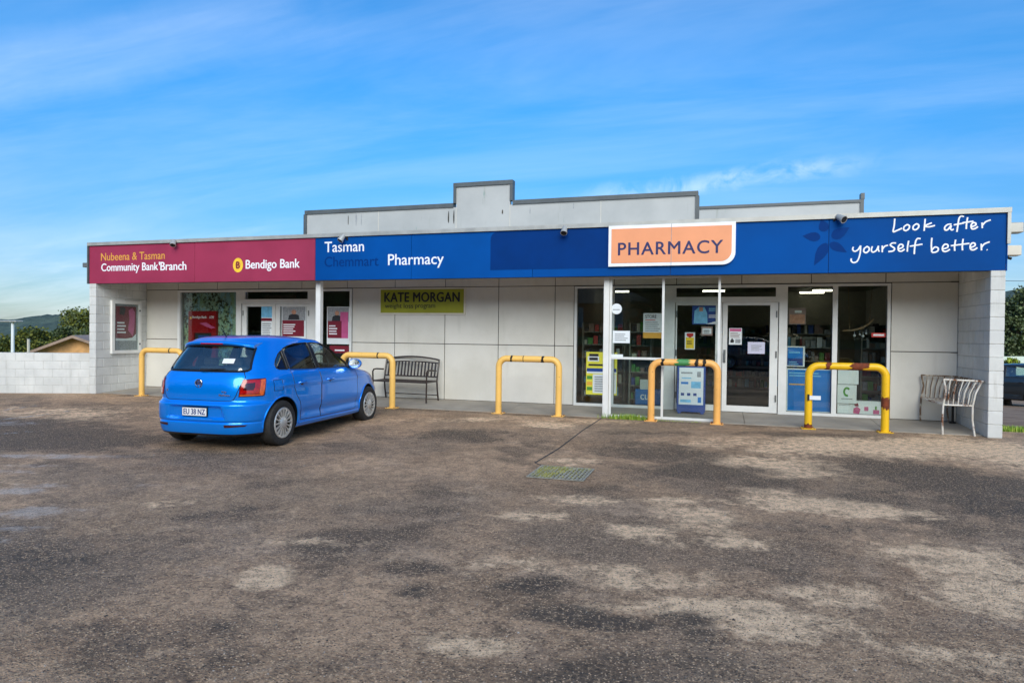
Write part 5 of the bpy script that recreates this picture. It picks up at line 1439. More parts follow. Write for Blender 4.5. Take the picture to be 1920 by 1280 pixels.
    ex = rear_hit(0, 0.84)[0].x
    em = MB()
    ring = [(ex - 0.008, 0.052 * math.cos(6.2832 * i / 28), 0.845 + 0.052 * math.sin(6.2832 * i / 28)) for i in range(29)]
    em.tube(ring, 0.006, 8)
    for pts in ([(0.030, 0.032), (0.0, -0.006), (-0.030, 0.032)], [(0.042, 0.012), (0.020, -0.036), (0.0, 0.0), (-0.020, -0.036), (-0.042, 0.012)]):
        em.tube([(ex - 0.008, a, 0.845 + b) for a, b in pts], 0.006, 6)
    eo = em.build('emblem', 'chrome', root, smooth=True)
    MB().lathe([(0.001, 0), (0.05, 0.0)], 24, 'x', (ex - 0.003, 0, 0.845)).build('emblem_back', 'plate_blue', eo)
    # wheels
    tyre_p = [(0.195, -0.085), (0.215, -0.095), (0.262, -0.098), (0.288, -0.088), (0.299, -0.070), (0.302, -0.03), (0.302, 0.03), (0.299, 0.070), (0.288, 0.088), (0.262, 0.098), (0.215, 0.095), (0.195, 0.085)]
    tm = MB().lathe(tyre_p, 48, 'y').mesh('wheel', 'tyre', smooth=35)
    rim = MB()
    rim.lathe([(0.205, 0.075), (0.205, 0.094), (0.198, 0.101), (0.176, 0.098), (0.172, 0.078)], 48, 'y')
    for i in range(16):
        m = Matrix.Rotation(2 * math.pi * i / 16, 4, 'Y')
        vs = [(-0.007, 0.07, 0.05), (0.007, 0.07, 0.05), (0.013, 0.075, 0.185), (-0.013, 0.075, 0.185), (-0.006, 0.098, 0.05), (0.006, 0.098, 0.05), (0.010, 0.103, 0.185), (-0.010, 0.103, 0.185)]
        rim.add([m @ Vector(q) for q in vs], [(0, 3, 2, 1), (4, 5, 6, 7), (0, 1, 5, 4), (1, 2, 6, 5), (2, 3, 7, 6), (3, 0, 4, 7)])
    rim.lathe([(0.085, 0.07), (0.082, 0.094), (0.06, 0.106), (0.03, 0.112), (0.001, 0.113)], 32, 'y')
    rm = rim.mesh('rim', 'hubcap', smooth=40)
    bk = MB().lathe([(0.20, 0.06), (0.001, 0.06)], 32, 'y').mesh('rim_back', 'trim_black')
    for ax in (0.0, 2.47):
        for s in (1, -1):
            w = obj('wheel', tm, root, (ax, s * 0.725, 0.302))
            if s == -1: w.rotation_euler = (0, 0, math.pi)
            obj('rim', rm, w); obj('rim_back', bk, w)
    # inside: dark floor pan, seats, steering wheel
    for y in (0.36, -0.36):
        st = MB()
        st.cbox(0.90 - 0.0, 1.02, y - 0.24, y + 0.24, 0.80, 1.12, 0.04)
        st.cbox(0.93, 1.02, y - 0.13, y + 0.13, 1.14, 1.31, 0.03)
        st.box(0.965, 0.985, y - 0.05, y + 0.05, 1.11, 1.15)
        st.build('seat', 'seat_cloth', root)
    for y in (0.40, 0.0, -0.40):
        MB().cbox(0.06, 0.16, y - 0.195, y + 0.195, 0.80, 1.02, 0.03).cbox(0.07, 0.15, y - 0.11, y + 0.11, 1.03, 1.14, 0.025).build('rear_seat', 'seat_cloth', root)
    sw = [(1.62 + 0.06 * math.sin(6.2832 * i / 24) * 0.4, -0.36 + 0.18 * math.cos(6.2832 * i / 24), 1.0 + 0.17 * math.sin(6.2832 * i / 24)) for i in range(25)]
    MB().tube(sw, 0.014, 8).tube([(1.62, -0.36, 1.0), (1.75, -0.36, 0.95)], 0.03, 8).build('steering_wheel', 'trim_black', root, smooth=True)
    MB().cbox(1.78, 2.10, -0.66, 0.66, 0.82, 0.99, 0.04).build('dashboard', 'trim_black', root)
    # underside
    MB().cbox(-0.30, 2.9, -0.52, 0.52, 0.16, 0.30, 0.03).build('floor_pan', 'trim_black', root)
    MB().tube([(-0.60, 0.42, 0.22), (-0.30, 0.42, 0.22)], 0.03, 12).build('exhaust', 'grey_metal', root, smooth=True)
    MB().tube([(0.0, -0.66, 0.27), (0.0, 0.66, 0.27)], 0.035, 10).build('axle', 'trim_black', root, smooth=True)
    return root

# ------------------------------------------------------------------ blue hatchback in its place
blue_car = make_car('bright blue five door hatchback parked nose in before the bank')
blue_car.location = (7.33, -4.08, float(ground_z(7.4, -3.5)) + 0.001)
blue_car.rotation_euler = (0, 0, R(90 + 2.44))

# ------------------------------------------------------------------ yellow hoop barriers
def hoop_mat(name, col, rust):
    k = NT(name); v = k.tc('Object')
    n1 = k.noise(v, 3.0, 5, 0.6)
    c = k.mix(k.rng(n1, 0.3, 0.7), tuple(x * 0.88 for x in col), col)
    ch = k.rng(k.noise(v, 11, 8, 0.75), 0.665 - rust * 0.08, 0.69 - rust * 0.07)
    c = k.mix(ch, c, srgb(92, 48, 26))
    c = k.mix(k.math('MULTIPLY', k.rng(k.noise(k.mapping(v, (9, 9, 1.2)), 2, 5, 0.6), 0.55, 0.8), 0.35), c, srgb(150, 100, 40))
    k.base(c); k.set('Roughness', k.math('ADD', 0.42, k.math('MULTIPLY', ch, 0.4)))
    k.bump(k.math('SUBTRACT', k.noise(v, 80, 3, 0.6), k.math('MULTIPLY', ch, 1.5)), 0.15, 0.003)
    MATS[name] = k.m
hoop_mat('hoop_amber', srgb(250, 198, 104), 0.1)
hoop_mat('hoop_orange', srgb(250, 184, 98), 0.3)
hoop_mat('hoop_yellow', srgb(244, 192, 20), 0.2)
plain('rust', srgb(116, 56, 30), 0.9, var=0.35, vscale=25, bump=0.4, bscale=90)
plain('scuff', srgb(34, 26, 20), 0.8, var=0.3, vscale=30)
plain('tape_green', srgb(70, 140, 80), 0.5, var=0.2, vscale=20)
def hoop(label, x0, x1, mat, marks=(), rust=(), ytop=1.075):
    """x0,x1: outer faces; marks: (x-frac, width, mat) sleeves on the top rail; rust: (leg, z0, z1)"""
    r, Y = 0.058, 0.06
    a, b = x0 + r, x1 - r
    cx = (a + b) / 2
    g0 = float(ground_z(cx, Y))
    o = thing('hoop_barrier', label, 'barrier', (cx, Y, g0), 0, 'yellow steel hoop barriers along the shop front')
    c = 0.15; zt = ytop - r
    L = cx - a
    path = [(-L, 0, 0.0), (-L, 0, 0.3), (-L, 0, zt - c)]
    path += [(-L + c - c * math.cos(t), 0, zt - c + c * math.sin(t)) for t in (1.5708 * i / 8 for i in range(1, 9))]
    path += [(0, 0, zt)]
    path += [(L - c + c * math.sin(t), 0, zt - c + c * math.cos(t)) for t in (1.5708 * i / 8 for i in range(0, 9))]
    path += [(L, 0, 0.3), (L, 0, 0.0)]
    MB().tube(path, r, 20).build('hoop', mat, o, smooth=True)
    for sx_ in (-L, L):
        bp = MB().cbox(sx_ - 0.105, sx_ + 0.105, -0.105, 0.105, 0.001, 0.014, 0.003).build('base_plate', mat, o)
        for dx in (-0.08, 0.08):
            for dy in (-0.08, 0.08):
                MB().lathe([(0.012, 0.014), (0.012, 0.026), (0.001, 0.026)], 6, 'z', (sx_ + dx, dy, 0)).build('bolt', 'rust', bp)
    rd = random.Random(int(x0 * 97))
    for (f, w, m) in marks:
        xc = -L + f * 2 * L
        # worn sleeve with a ragged outline hugging the pipe
        n, q = 24, 8
        vs, fsx = [], []
        for i in range(q + 1):
            for j in range(n):
                t = 2 * math.pi * j / n
                jit = rd.uniform(-0.3, 0.3) * w if i in (0, q) else 0
                vs.append((xc - w / 2 + w * i / q + jit + 0.15 * w * math.sin(t), (r + 0.0012) * math.cos(t), zt + (r + 0.0012) * math.sin(t)))
        for i in range(q):
            for j in range(n):
                fsx.append((i * n + j, i * n + (j + 1) % n, (i + 1) * n + (j + 1) % n, (i + 1) * n + j))
        MB().add(vs, fsx).build('scuff_mark' if m != 'tape_green' else 'tape', m, o, smooth=True)
    for (leg, za, zb) in rust:
        n, q = 24, 8
        vs, fsx = [], []
        for i in range(q + 1):
            for j in range(n):
                t = 2 * math.pi * j / n
                jit = rd.uniform(-0.04, 0.04) if (i == q or (i == 0 and za > 0.05)) else 0
                vs.append((leg * L + (r + 0.0015) * math.cos(t), (r + 0.0015) * math.sin(t), za + (zb - za) * i / q + jit))
        for i in range(q):
            for j in range(n):
                fsx.append((i * n + j, i * n + (j + 1) % n, (i + 1) * n + (j + 1) % n, (i + 1) * n + j))
        MB().add(vs, fsx).build('rust_patch', 'rust', o, smooth=True)
    return o
hoop('amber hoop barrier beside the left end wall and poster case', 1.40, 2.62, 'hoop_amber', [(0.72, 0.03, 'scuff')])
hoop('amber hoop barrier half hidden behind the nose of the blue car', 6.46, 7.68, 'hoop_amber', [(0.72, 0.03, 'scuff')])
hoop('amber hoop barrier with two scuffs standing alone before the blank wall', 9.74, 10.99, 'hoop_amber', [(0.22, 0.035, 'scuff'), (0.74, 0.045, 'scuff'), (0.42, 0.012, 'scuff')])
hoop('orange hoop barrier with green tape before the glass screen', 12.51, 13.71, 'hoop_orange', [(0.17, 0.045, 'scuff'), (0.48, 0.18, 'tape_green'), (0.69, 0.05, 'scuff'), (0.80, 0.05, 'scuff')])
hb = hoop('bright yellow hoop barrier with rust patches at the right', 15.00, 16.22, 'hoop_yellow', [(0.25, 0.07, 'rust'), (0.64, 0.20, 'rust')], [(1, 0.38, 0.53), (-1, 0.015, 0.08)])
MB().box(-0.575, -0.545, -0.075, -0.055, 0.46, 0.56).build('clip', 'dark', hb)
MB().box(-0.545, -0.38, -0.070, -0.066, 0.475, 0.54).build('tag', 'paper', hb)

# ------------------------------------------------------------------ low white block wall at the left
wd = Vector((-1.77, -0.72, 0)).normalized(); wn_ = Vector((-wd.y, wd.x, 0))
ang = math.atan2(-wd.y, -wd.x)
lw = thing('block_wall', 'low white painted block wall running left from the building', 'wall', (-0.045, 0.06, 0), ang)
# local -x runs away from the building
LW, CO = 6.8, 0.184
MB().box(-LW, 0.0, -0.008, 0.172, -0.3, 5 * CO - 0.004).build('mortar_core', 'mortar', lw)
bm_ = MB().cbox(0.0035, 0.3965, -0.012, 0.176, 0.003, CO - 0.003, 0.005).mesh('block', 'block_paint')
hm_ = MB().cbox(0.0035, 0.1965, -0.012, 0.176, 0.003, CO - 0.003, 0.005).mesh('block', 'block_paint')
for c in range(5):
    x = -0.0
    first = True
    while x > -LW:
        if first and c % 2: obj('block', hm_, lw, (x - 0.2, 0, c * CO - 0.006)); x -= 0.2
        else: obj('block', bm_, lw, (x - 0.4, 0, c * CO - 0.006)); x -= 0.4
        first = False

# ------------------------------------------------------------------ dark bench by the wall
bn = thing('metal_bench', 'dark brown slatted metal bench against the wall under the olive board', 'bench', (7.42, 1.02, slab_z(1.02)), R(-5))
mt = 'bench_brown'
Wb = 0.64
def strap(mb, pts, w, t):
    """flat bar through points, wide in x"""
    mb.tube(pts, w, 6)
for s in (-1, 1):
    x = s * Wb
    MB().tube([(x, -0.24, 0.0), (x, -0.235, 0.25), (x, -0.23, 0.42), (x, -0.24, 0.60), (x, -0.20, 0.645), (x, -0.10, 0.65), (x, 0.16, 0.63)], 0.017, 8).build('arm_frame', mt, bn, smooth=True)
    MB().tube([(x, 0.27, 0.0), (x, 0.22, 0.22), (x, 0.20, 0.42), (x, 0.24, 0.62), (x, 0.30, 0.86)], 0.018, 8).build('back_leg', mt, bn, smooth=True)
    MB().tube([(x, -0.23, 0.41), (x, 0.20, 0.41)], 0.014, 8).build('side_rail', mt, bn)
MB().tube([(-Wb, -0.235, 0.41), (Wb, -0.235, 0.41)], 0.018, 8).build('seat_rail', mt, bn)
MB().tube([(-Wb, 0.20, 0.41), (Wb, 0.20, 0.41)], 0.016, 8).build('seat_rail', mt, bn)
for i in range(9):
    y = -0.20 + i * 0.048
    MB().cbox(-Wb + 0.01, Wb - 0.01, y - 0.017, y + 0.017, 0.418 - 0.02 * math.sin(i / 8 * 3.14), 0.426 - 0.02 * math.sin(i / 8 * 3.14), 0.002).build('seat_slat', mt, bn)
arc = lambda x, z0, rise: z0 + rise * (1 - (x / Wb) ** 2)
top = [(-Wb + 2 * Wb * i / 12, 0.30, arc(-Wb + 2 * Wb * i / 12, 0.85, 0.06)) for i in range(13)]
MB().tube(top, 0.018, 8).build('top_rail', mt, bn, smooth=True)
mid = [(-Wb + 2 * Wb * i / 12, 0.285, arc(-Wb + 2 * Wb * i / 12, 0.78, 0.03)) for i in range(13)]
MB().tube(mid, 0.014, 8).build('back_rail', mt, bn, smooth=True)
MB().tube([(-Wb, 0.22, 0.50), (Wb, 0.22, 0.50)], 0.015, 8).build('back_rail', mt, bn)
for i in range(15):
    x = -Wb + 0.075 + i * (2 * Wb - 0.15) / 14
    zt = arc(x, 0.78, 0.03)
    MB().add([(x - 0.017, 0.222, 0.50), (x + 0.017, 0.222, 0.50), (x + 0.017, 0.232, 0.50), (x - 0.017, 0.232, 0.50), (x - 0.017, 0.280, zt), (x + 0.017, 0.280, zt), (x + 0.017, 0.290, zt), (x - 0.017, 0.290, zt)],
             [(0, 3, 2, 1), (4, 5, 6, 7), (0, 1, 5, 4), (1, 2, 6, 5), (2, 3, 7, 6), (3, 0, 4, 7)]).build('back_slat', mt, bn)
MB().box(-0.05, 0.09, 0.262, 0.267, 0.815, 0.85).build('plaque', 'light_metal', bn)
MB().tube([(-Wb, 0.235, 0.12), (Wb, 0.235, 0.12)], 0.010, 8).build('stretcher', mt, bn)

# ------------------------------------------------------------------ rusty white bench along the right end wall
k = NT('rusty_white'); v = k.wpos()
rs = k.rng(k.math('ADD', k.noise(v, 6, 6, 0.7), k.math('MULTIPLY', k.noise(v, 1.7, 2, 0.5), 0.5)), 0.72, 0.86)
k.base(k.mix(rs, k.mix(k.rng(k.noise(v, 12, 4, 0.6), 0.3, 0.7), srgb(206, 200, 186), srgb(228, 226, 220)), k.mix(k.noise(v, 30, 4, 0.6), srgb(78, 46, 28), srgb(140, 88, 52))))
k.set('Roughness', k.math('ADD', 0.45, k.math('MULTIPLY', rs, 0.4))); MATS['rusty_white'] = k.m
k = NT('rusty_brown'); v = k.wpos()
rs = k.rng(k.noise(v, 9, 6, 0.7), 0.52, 0.62)
k.base(k.mix(rs, k.mix(k.noise(v, 30, 4, 0.6), srgb(86, 62, 44), srgb(140, 116, 92)), srgb(196, 186, 168))); k.set('Roughness', 0.7); MATS['rusty_brown'] = k.m
wb_ = thing('white_bench', 'white painted iron bench flaking to rust beside the right end wall', 'bench', (17.2, 0.72, slab_z(0.72)))
ox, oy, oz = 17.2, 0.72, slab_z(0.72)
def L3(x, y, z): return (x - ox, y - oy, z - 0.05)
YN, YF = 0.13, 1.32          # near and far ends
XF, XB, XT = 16.97, 17.36, 17.495   # front, seat back, top of the back
ZS, ZT = 0.47, 0.86
for y, mt2, nm in ((YN, 'rusty_white', 'arm'), (YF, 'rusty_brown', 'arm')):
    MB().tube([L3(XF - 0.005, y, ZT), L3(XT, y, ZT - 0.012)], 0.013, 8).build('arm_rail', mt2, wb_, smooth=True)
    MB().tube([L3(XF, y, ZS), L3(XB, y, ZS)], 0.011, 8).build('seat_rail', mt2, wb_)
    MB().tube([L3(XF, y, 0.01), L3(XF - 0.008, y, 0.25), L3(XF, y, ZS), L3(XF + 0.035, y, 0.68), L3(XF + 0.0, y, ZT)], 0.014, 8).build('leg', mt2, wb_, smooth=True)
    MB().tube([L3(XB + 0.035, y, 0.01), L3(XB, y, 0.25), L3(XB, y, ZS), L3(XB + 0.035, y, 0.66), L3(XT - 0.02, y, ZT - 0.012)], 0.014, 8).build('leg', mt2, wb_, smooth=True)
    for i in range(1, 6):
        f = i / 6
        MB().tube([L3(XF + (XB - XF) * f, y, ZS), L3(XF + (XB - XF) * f + 0.03 * f, y, 0.66), L3(XF + (XT - XF) * f, y, ZT - 0.005)], 0.008, 6).build('arm_bar', mt2, wb_, smooth=True)
MB().tube([L3(XT, YN, ZT - 0.012), L3(XT, YF, ZT - 0.012)], 0.013, 8).build('back_rail', 'rusty_brown', wb_)
MB().tube([L3(XF, YN, ZS), L3(XF, YF, ZS)], 0.011, 8).build('seat_rail', 'rusty_white', wb_)
MB().tube([L3(XB, YN, ZS), L3(XB, YF, ZS)], 0.011, 8).build('seat_rail', 'rusty_brown', wb_)
for i in range(1, 12):
    y = YN + (YF - YN) * i / 12
    MB().tube([L3(XB, y, ZS), L3(XB + 0.035, y, 0.66), L3(XT, y, ZT - 0.012)], 0.008, 6).build('back_bar', 'rusty_brown' if i > 6 else 'rusty_white', wb_, smooth=True)
for i in range(7):
    x = XF + 0.03 + (XB - XF - 0.06) * i / 6
    MB().box(x - ox - 0.014, x - ox + 0.014, YN - oy, YF - oy, ZS - 0.05 + 0.008, ZS - 0.05 + 0.013).build('seat_slat', 'rusty_white', wb_)
# black foot post behind it
o = thing('corner_post', 'short black post with round foot in the corner behind the white bench', 'post', (17.42, 1.24, slab_z(1.24)))
MB().lathe([(0.05, 0.0), (0.05, 0.015), (0.02, 0.03), (0.018, 0.40), (0.001, 0.40)], 14, 'z').build('post', 'dark', o, smooth=True)

# ------------------------------------------------------------------ drain grate
gx0, gx1, gy0, gy1 = 11.74, 12.36, -4.82, -4.16
gz = float(ground_z(12.05, -4.5))
dg_ = thing('drain_grate', 'galvanised square drain grate with grass growing through it', 'drain grate', (12.05, -4.49, gz))
plain('galv', srgb(176, 172, 156), 0.5, metal=0.4, var=0.2, vscale=14)
W2, H2 = (gx1 - gx0) / 2, (gy1 - gy0) / 2
MB().box(-W2, W2, -H2, H2, 0.0015, 0.004).build('pit', 'dark', dg_)
fr = MB().box(-W2, -W2 + 0.022, -H2, H2, 0.0045, 0.012).box(W2 - 0.022, W2, -H2, H2, 0.0045, 0.012).box(-W2 + 0.022, W2 - 0.022, -H2, -H2 + 0.022, 0.0045, 0.0115).box(-W2 + 0.022, W2 - 0.022, H2 - 0.022, H2, 0.0045, 0.0115)
fr.build('frame', 'galv', dg_)
for i in range(13):
    x = -W2 + 0.045 + i * (2 * W2 - 0.09) / 12
    MB().box(x - 0.010, x + 0.010, -H2 + 0.022, H2 - 0.022, 0.0048, 0.011).build('bar', 'galv', dg_)
for i in range(7):
    y = -H2 + 0.08 + i * (2 * H2 - 0.16) / 6
    MB().box(-W2 + 0.022, W2 - 0.022, y - 0.006, y + 0.006, 0.0046, 0.0095).build('cross_bar', 'galv', dg_)

# ------------------------------------------------------------------ grass
plain('grass_a', srgb(104, 142, 40), 0.6, var=0.3, vscale=6, world=True)
plain('grass_b', srgb(160, 178, 66), 0.6, var=0.3, vscale=6, world=True)
def blades(mb, n, pos, h0, h1, seed, w=0.004, lean=0.5):
    rg = random.Random(seed)
    for _ in range(n):
        x, y, z = pos(rg)
        h = rg.uniform(h0, h1); a = rg.uniform(0, 6.283); l = rg.uniform(0.1, lean) * h
        dx, dy = math.cos(a), math.sin(a)
        px_, py_ = -dy * w, dx * w
        mb.add([(x - px_, y - py_, z), (x + px_, y + py_, z), (x + dx * l * 0.4 + px_ * 0.7, y + dy * l * 0.4 + py_ * 0.7, z + h * 0.6), (x + dx * l * 0.4 - px_ * 0.7, y + dy * l * 0.4 - py_ * 0.7, z + h * 0.6), (x + dx * l, y + dy * l, z + h)],
               [(0, 1, 2, 3), (3, 2, 4)], rg.randrange(2))
mb = MB()
blades(mb, 1000, lambda r: (lambda x: (x, 0.13 + r.gauss(0, 0.035), 0.0))(12.17 + r.gauss(0, 0.19)), 0.02, 0.11, 1)
blades(mb, 160, lambda r: (r.uniform(11.9, 13.4), 0.14 + r.gauss(0, 0.02), 0.0), 0.01, 0.03, 2)
tag(mb.build('grass_tuft', ['grass_a', 'grass_b'], fix=False), 'tuft of grass at the foot of the glass screen', 'grass', kind='stuff')
mb = MB()
def gp(r):
    while True:
        x, y = r.uniform(-0.28, 0.28), r.uniform(-0.30, 0.30)
        if r.random() < (0.9 if (x < 0.02 + y * 0.3) else 0.18) * (0.4 + 0.6 * (math.sin(x * 17) * math.sin(y * 13 + 1) > -0.3)): return (12.05 + x, -4.49 + y, gz + 0.002)
blades(mb, 1500, gp, 0.008, 0.026, 3, 0.0035)
plain('moss_a', srgb(140, 142, 62), 0.8, var=0.3, vscale=9, world=True); plain('moss_b', srgb(176, 172, 104), 0.8, var=0.3, vscale=9, world=True)
tag(mb.build('drain_grass', ['moss_a', 'moss_b'], fix=False), 'short grass growing up through the drain grate', 'grass', kind='stuff')

# ------------------------------------------------------------------ background left: water, hill, house, trees
k = NT('sea'); v = k.wpos()
k.base(srgb(150, 172, 186)); k.set('Roughness', 0.25); k.bump(k.noise(k.mapping(v, (1, 1, 1)), 0.15, 4, 0.6), 0.3, 1.0); MATS['sea'] = k.m
MB().add([(-5000, 60, -25), (-200, 60, -25), (600, 3800, -25), (-5000, 3800, -25)], [(0, 1, 2, 3)]).build('bay_water', 'sea', fix=False)['kind'] = 'structure'
k = NT('bush_hill'); v = k.wpos()
c = k.mix(k.rng(k.noise(v, 0.012, 6, 0.65), 0.35, 0.65), srgb(58, 80, 74), srgb(92, 112, 96))
c = k.mix(k.rng(k.noise(v, 0.09, 5, 0.7), 0.4, 0.65, 0, 0.6), c, srgb(44, 62, 62))
k.base(c); k.set('Roughness', 0.95); k.bump(k.noise(v, 0.12, 6, 0.75), 1.0, 9.0); MATS['bush_hill'] = k.m
def hill(name, pts, depth, base_z, thick, seed):
    """ridge whose crest passes through the given (u, v) sightlines at a distance; slopes front and back"""
    rg = np.random.default_rng(seed)
    us = np.linspace(pts[0][0], pts[-1][0], 90)
    vs = np.interp(us, [p[0] for p in pts], [p[1] for p in pts])
    mbh = MB(); nr = 16
    for u, v in zip(us, vs):
        w = at_depth(u, v, depth); d = px_dir(u, 640); d.z = 0; d.normalize()
        for j in range(nr + 1):
            t = j / nr
            s = (t - 0.5) * 2
            zz = base_z + (w.z - base_z) * max(0.0, 1 - abs(s) ** 1.7) + rg.normal(0, 2.2 if 0 < j < nr else 0)
            q = Vector((w.x, w.y, 0)) + d * s * thick
            mbh.v.append((q.x, q.y, zz))
    for i in range(len(us) - 1):
        for j in range(nr):
            a = i * (nr + 1) + j
            mbh.f.append((a, a + nr + 1, a + nr + 2, a + 1)); mbh.mi.append(0)
    return tag(mbh.build(name, 'bush_hill', smooth='all'), kind='structure')
hill('far_hill', [(-700, 605), (-300, 612), (-60, 604), (0, 601), (40, 596), (75, 592), (110, 590), (135, 592), (170, 594), (260, 598), (420, 606), (600, 612)], 2050, -27, 420, 3)
hill('wooded_ridge', [(1500, 596), (1700, 575), (1840, 556), (1890, 546), (1925, 541), (2000, 536), (2200, 530), (2600, 545)], 1500, -10, 500, 4)

k = NT('bark'); v = k.tc('Object')
k.base(k.mix(k.noise(k.mapping(v, (6, 6, 1)), 4, 5, 0.7), srgb(58, 48, 38), srgb(116, 104, 90))); k.set('Roughness', 0.9); MATS['bark'] = k.m
def leafmat(name, a, b):
    k = NT(name); v = k.wpos()
    c = k.mix(k.rng(k.noise(v, 1.7, 5, 0.65), 0.32, 0.68), srgb(*a), srgb(*b))
    k.base(c); k.set('Roughness', 0.6); k.set('Specular IOR Level', 0.25); MATS[name] = k.m
leafmat('leaf_olive', (52, 66, 22), (124, 126, 50)); leafmat('leaf_dark', (30, 44, 22), (72, 88, 42)); leafmat('leaf_gum', (56, 70, 50), (112, 124, 84)); leafmat('leaf_bright', (110, 140, 30), (170, 190, 60))
def tree(label, loc, h, crown, n_clump, n_leaf, mats, seed, trunk_r=0.14, leaf=0.10, name='broadleaf_tree', cat='tree', group=None, base=0.35, flat=1.0):
    """crown: (rx, ry, rz) half sizes; clumps of leaf quads round branch ends"""
    rg = np.random.default_rng(seed)
    o = thing(name, label, cat, loc, rg.uniform(0, 6), group)
    rx, ry, rz = crown
    cz = h - rz
    tr = MB()
    top = Vector((rg.normal(0, .1 * rx), rg.normal(0, .1 * ry), cz + rz * 0.35))
    tr.tube([(0, 0, -0.3), (0.03 * h * rg.normal(), 0.02 * h * rg.normal(), h * base * 0.6), (top.x * .6, top.y * .6, cz), tuple(top)], [trunk_r * 1.25, trunk_r, trunk_r * 0.65, trunk_r * 0.2], 8)
    cl = []
    for i in range(n_clump):
        d = rg.normal(size=3); d /= np.linalg.norm(d)
        r = rg.uniform(0.45, 1.0) ** 0.6
        wob = 0.8 + 0.4 * rg.random()
        c = Vector((d[0] * rx * r * wob, d[1] * ry * r * wob, cz + d[2] * rz * r * (wob if d[2] > 0 else 0.8)))
        cl.append((c, rg.uniform(0.20, 0.36) * min(rx, rz) * 1.1))
        if i % 2 == 0:
            st = Vector((top.x * .4, top.y * .4, max(h * base * 0.6, cz - rz * rg.uniform(0.2, 0.9))))
            mdp = (st + c) / 2 + Vector((0, 0, 0.08 * h * rg.uniform(-.3, 1)))
            tr.tube([tuple(st), tuple(mdp), tuple(c)], [trunk_r * 0.42, trunk_r * 0.25, trunk_r * 0.06], 5)
    tr.build('trunk', 'bark', o, smooth=True)
    V_, F_, MI = [], [], []
    per = n_leaf // n_clump
    for ci, (c, r) in enumerate(cl):
        p = rg.normal(size=(per, 3)) * np.array([r, r, r * 0.75 * flat]) * 0.62 + np.array(c)
        a = rg.normal(size=(per, 3)); a /= np.linalg.norm(a, axis=1)[:, None]
        b = np.cross(a, rg.normal(size=(per, 3))); b /= np.linalg.norm(b, axis=1)[:, None]
        s = leaf * rg.uniform(0.6, 1.3, per)[:, None]
        q = np.stack([p - a * s * .5 - b * s * .15, p - b * s * .42, p + a * s * .6, p + b * s * .42], 1).reshape(-1, 3)
        o0 = len(V_)
        V_ += q.tolist()
        F_ += [(o0 + 4 * i, o0 + 4 * i + 1, o0 + 4 * i + 2, o0 + 4 * i + 3) for i in range(per)]
        MI += rg.integers(0, len(mats), per).tolist()
    m = MB(); m.v = V_; m.f = F_; m.mi = MI
    m.build('crown', mats, o, fix=False)
    return o
def gpt(u, v, dist):
    w = at_depth(u, v, dist); z = float(ground_z(w.x, w.y)); return w, z
def tree_at(label, u, vtop, wpx, dist, n_clump, n_leaf, mats, seed, rz_f=0.5, **kw):
    w, z = gpt(u, vtop, dist)
    h = w.z - z
    rx = wpx / CAM_F * dist / 2
    return tree(label, (w.x, w.y, z), h, (rx, rx, min(h * 0.48, rx * rz_f * 2)), n_clump, n_leaf, mats, seed, **kw)
tree_at('rounded olive green tree behind the low white wall', 62, 616, 74, 34, 60, 9000, ['leaf_olive', 'leaf_dark'], 11, 0.45, leaf=0.13)
tree_at('low dark green shrub left of the rounded tree behind the wall', 22, 632, 60, 32, 40, 5000, ['leaf_dark', 'leaf_olive'], 12, 0.4, leaf=0.12, name='shrub', cat='shrub')
tree_at('dark low tree between the rounded tree and the tan house', 122, 616, 56, 48, 40, 6000, ['leaf_dark', 'leaf_gum'], 13, 0.45, leaf=0.16)
tree_at('tall loose gum tree against the left end of the building', 156, 578, 62, 60, 44, 7500, ['leaf_olive', 'leaf_gum'], 14, 0.55, leaf=0.22)
tree_at('low green shrub between the wall and the tan house', 82, 640, 40, 31, 30, 3500, ['leaf_dark', 'leaf_olive'], 15, 0.4, leaf=0.10, name='shrub', cat='shrub')
tree_at('tall grey green conifer beyond the right end of the building', 1908, 546, 74, 46, 80, 15000, ['leaf_gum', 'leaf_dark'], 16, 1.2, leaf=0.17, trunk_r=0.2)
tree_at('bright lime shrub beside the dark wagon at the right edge', 1893, 672, 26, 27.5, 24, 3000, ['leaf_bright', 'leaf_olive'], 17, 0.4, leaf=0.07, name='shrub', cat='shrub')

# tan brick house behind the wall
plain('tan_brick', srgb(214, 164, 110), 0.85, var=0.2, vscale=3)
plain('tile_roof', srgb(150, 128, 112), 0.7, var=0.2, vscale=2)
DH = 30.0
A = at_depth(66, 660, DH); pk_ = at_depth(141, 629, DH); Rr = at_depth(200, 648, DH)
gz_h = float(ground_z(pk_.x, pk_.y)) - 0.3
hs = thing('tan_house', 'tan brick gabled house with pale roof seen over the low white wall', 'house', (pk_.x, pk_.y, gz_h), _yaw + R(20))
peak = pk_.z - gz_h; wl_, wr_ = 2.35, 1.9
ez = peak - 0.95
bk2 = MB()
gable = [(-wl_, 0), (wr_, 0), (wr_, ez + 0.06), (0, peak - 0.06), (-wl_, ez - 0.06)]
bk2.prism(gable, 'y', 0, 9).build('wall', 'tan_brick', hs)
rf = MB()
rf.add([(-wl_ - 0.4, -0.5, ez - 0.22), (0, -0.5, peak + 0.02), (0, 9.4, peak + 0.02), (-wl_ - 0.4, 9.4, ez - 0.22), (-wl_ - 0.4, -0.5, ez - 0.34), (0, -0.5, peak - 0.10), (0, 9.4, peak - 0.10), (-wl_ - 0.4, 9.4, ez - 0.34)],
       [(0, 1, 2, 3), (7, 6, 5, 4), (0, 4, 5, 1), (2, 6, 7, 3), (3, 7, 4, 0)])
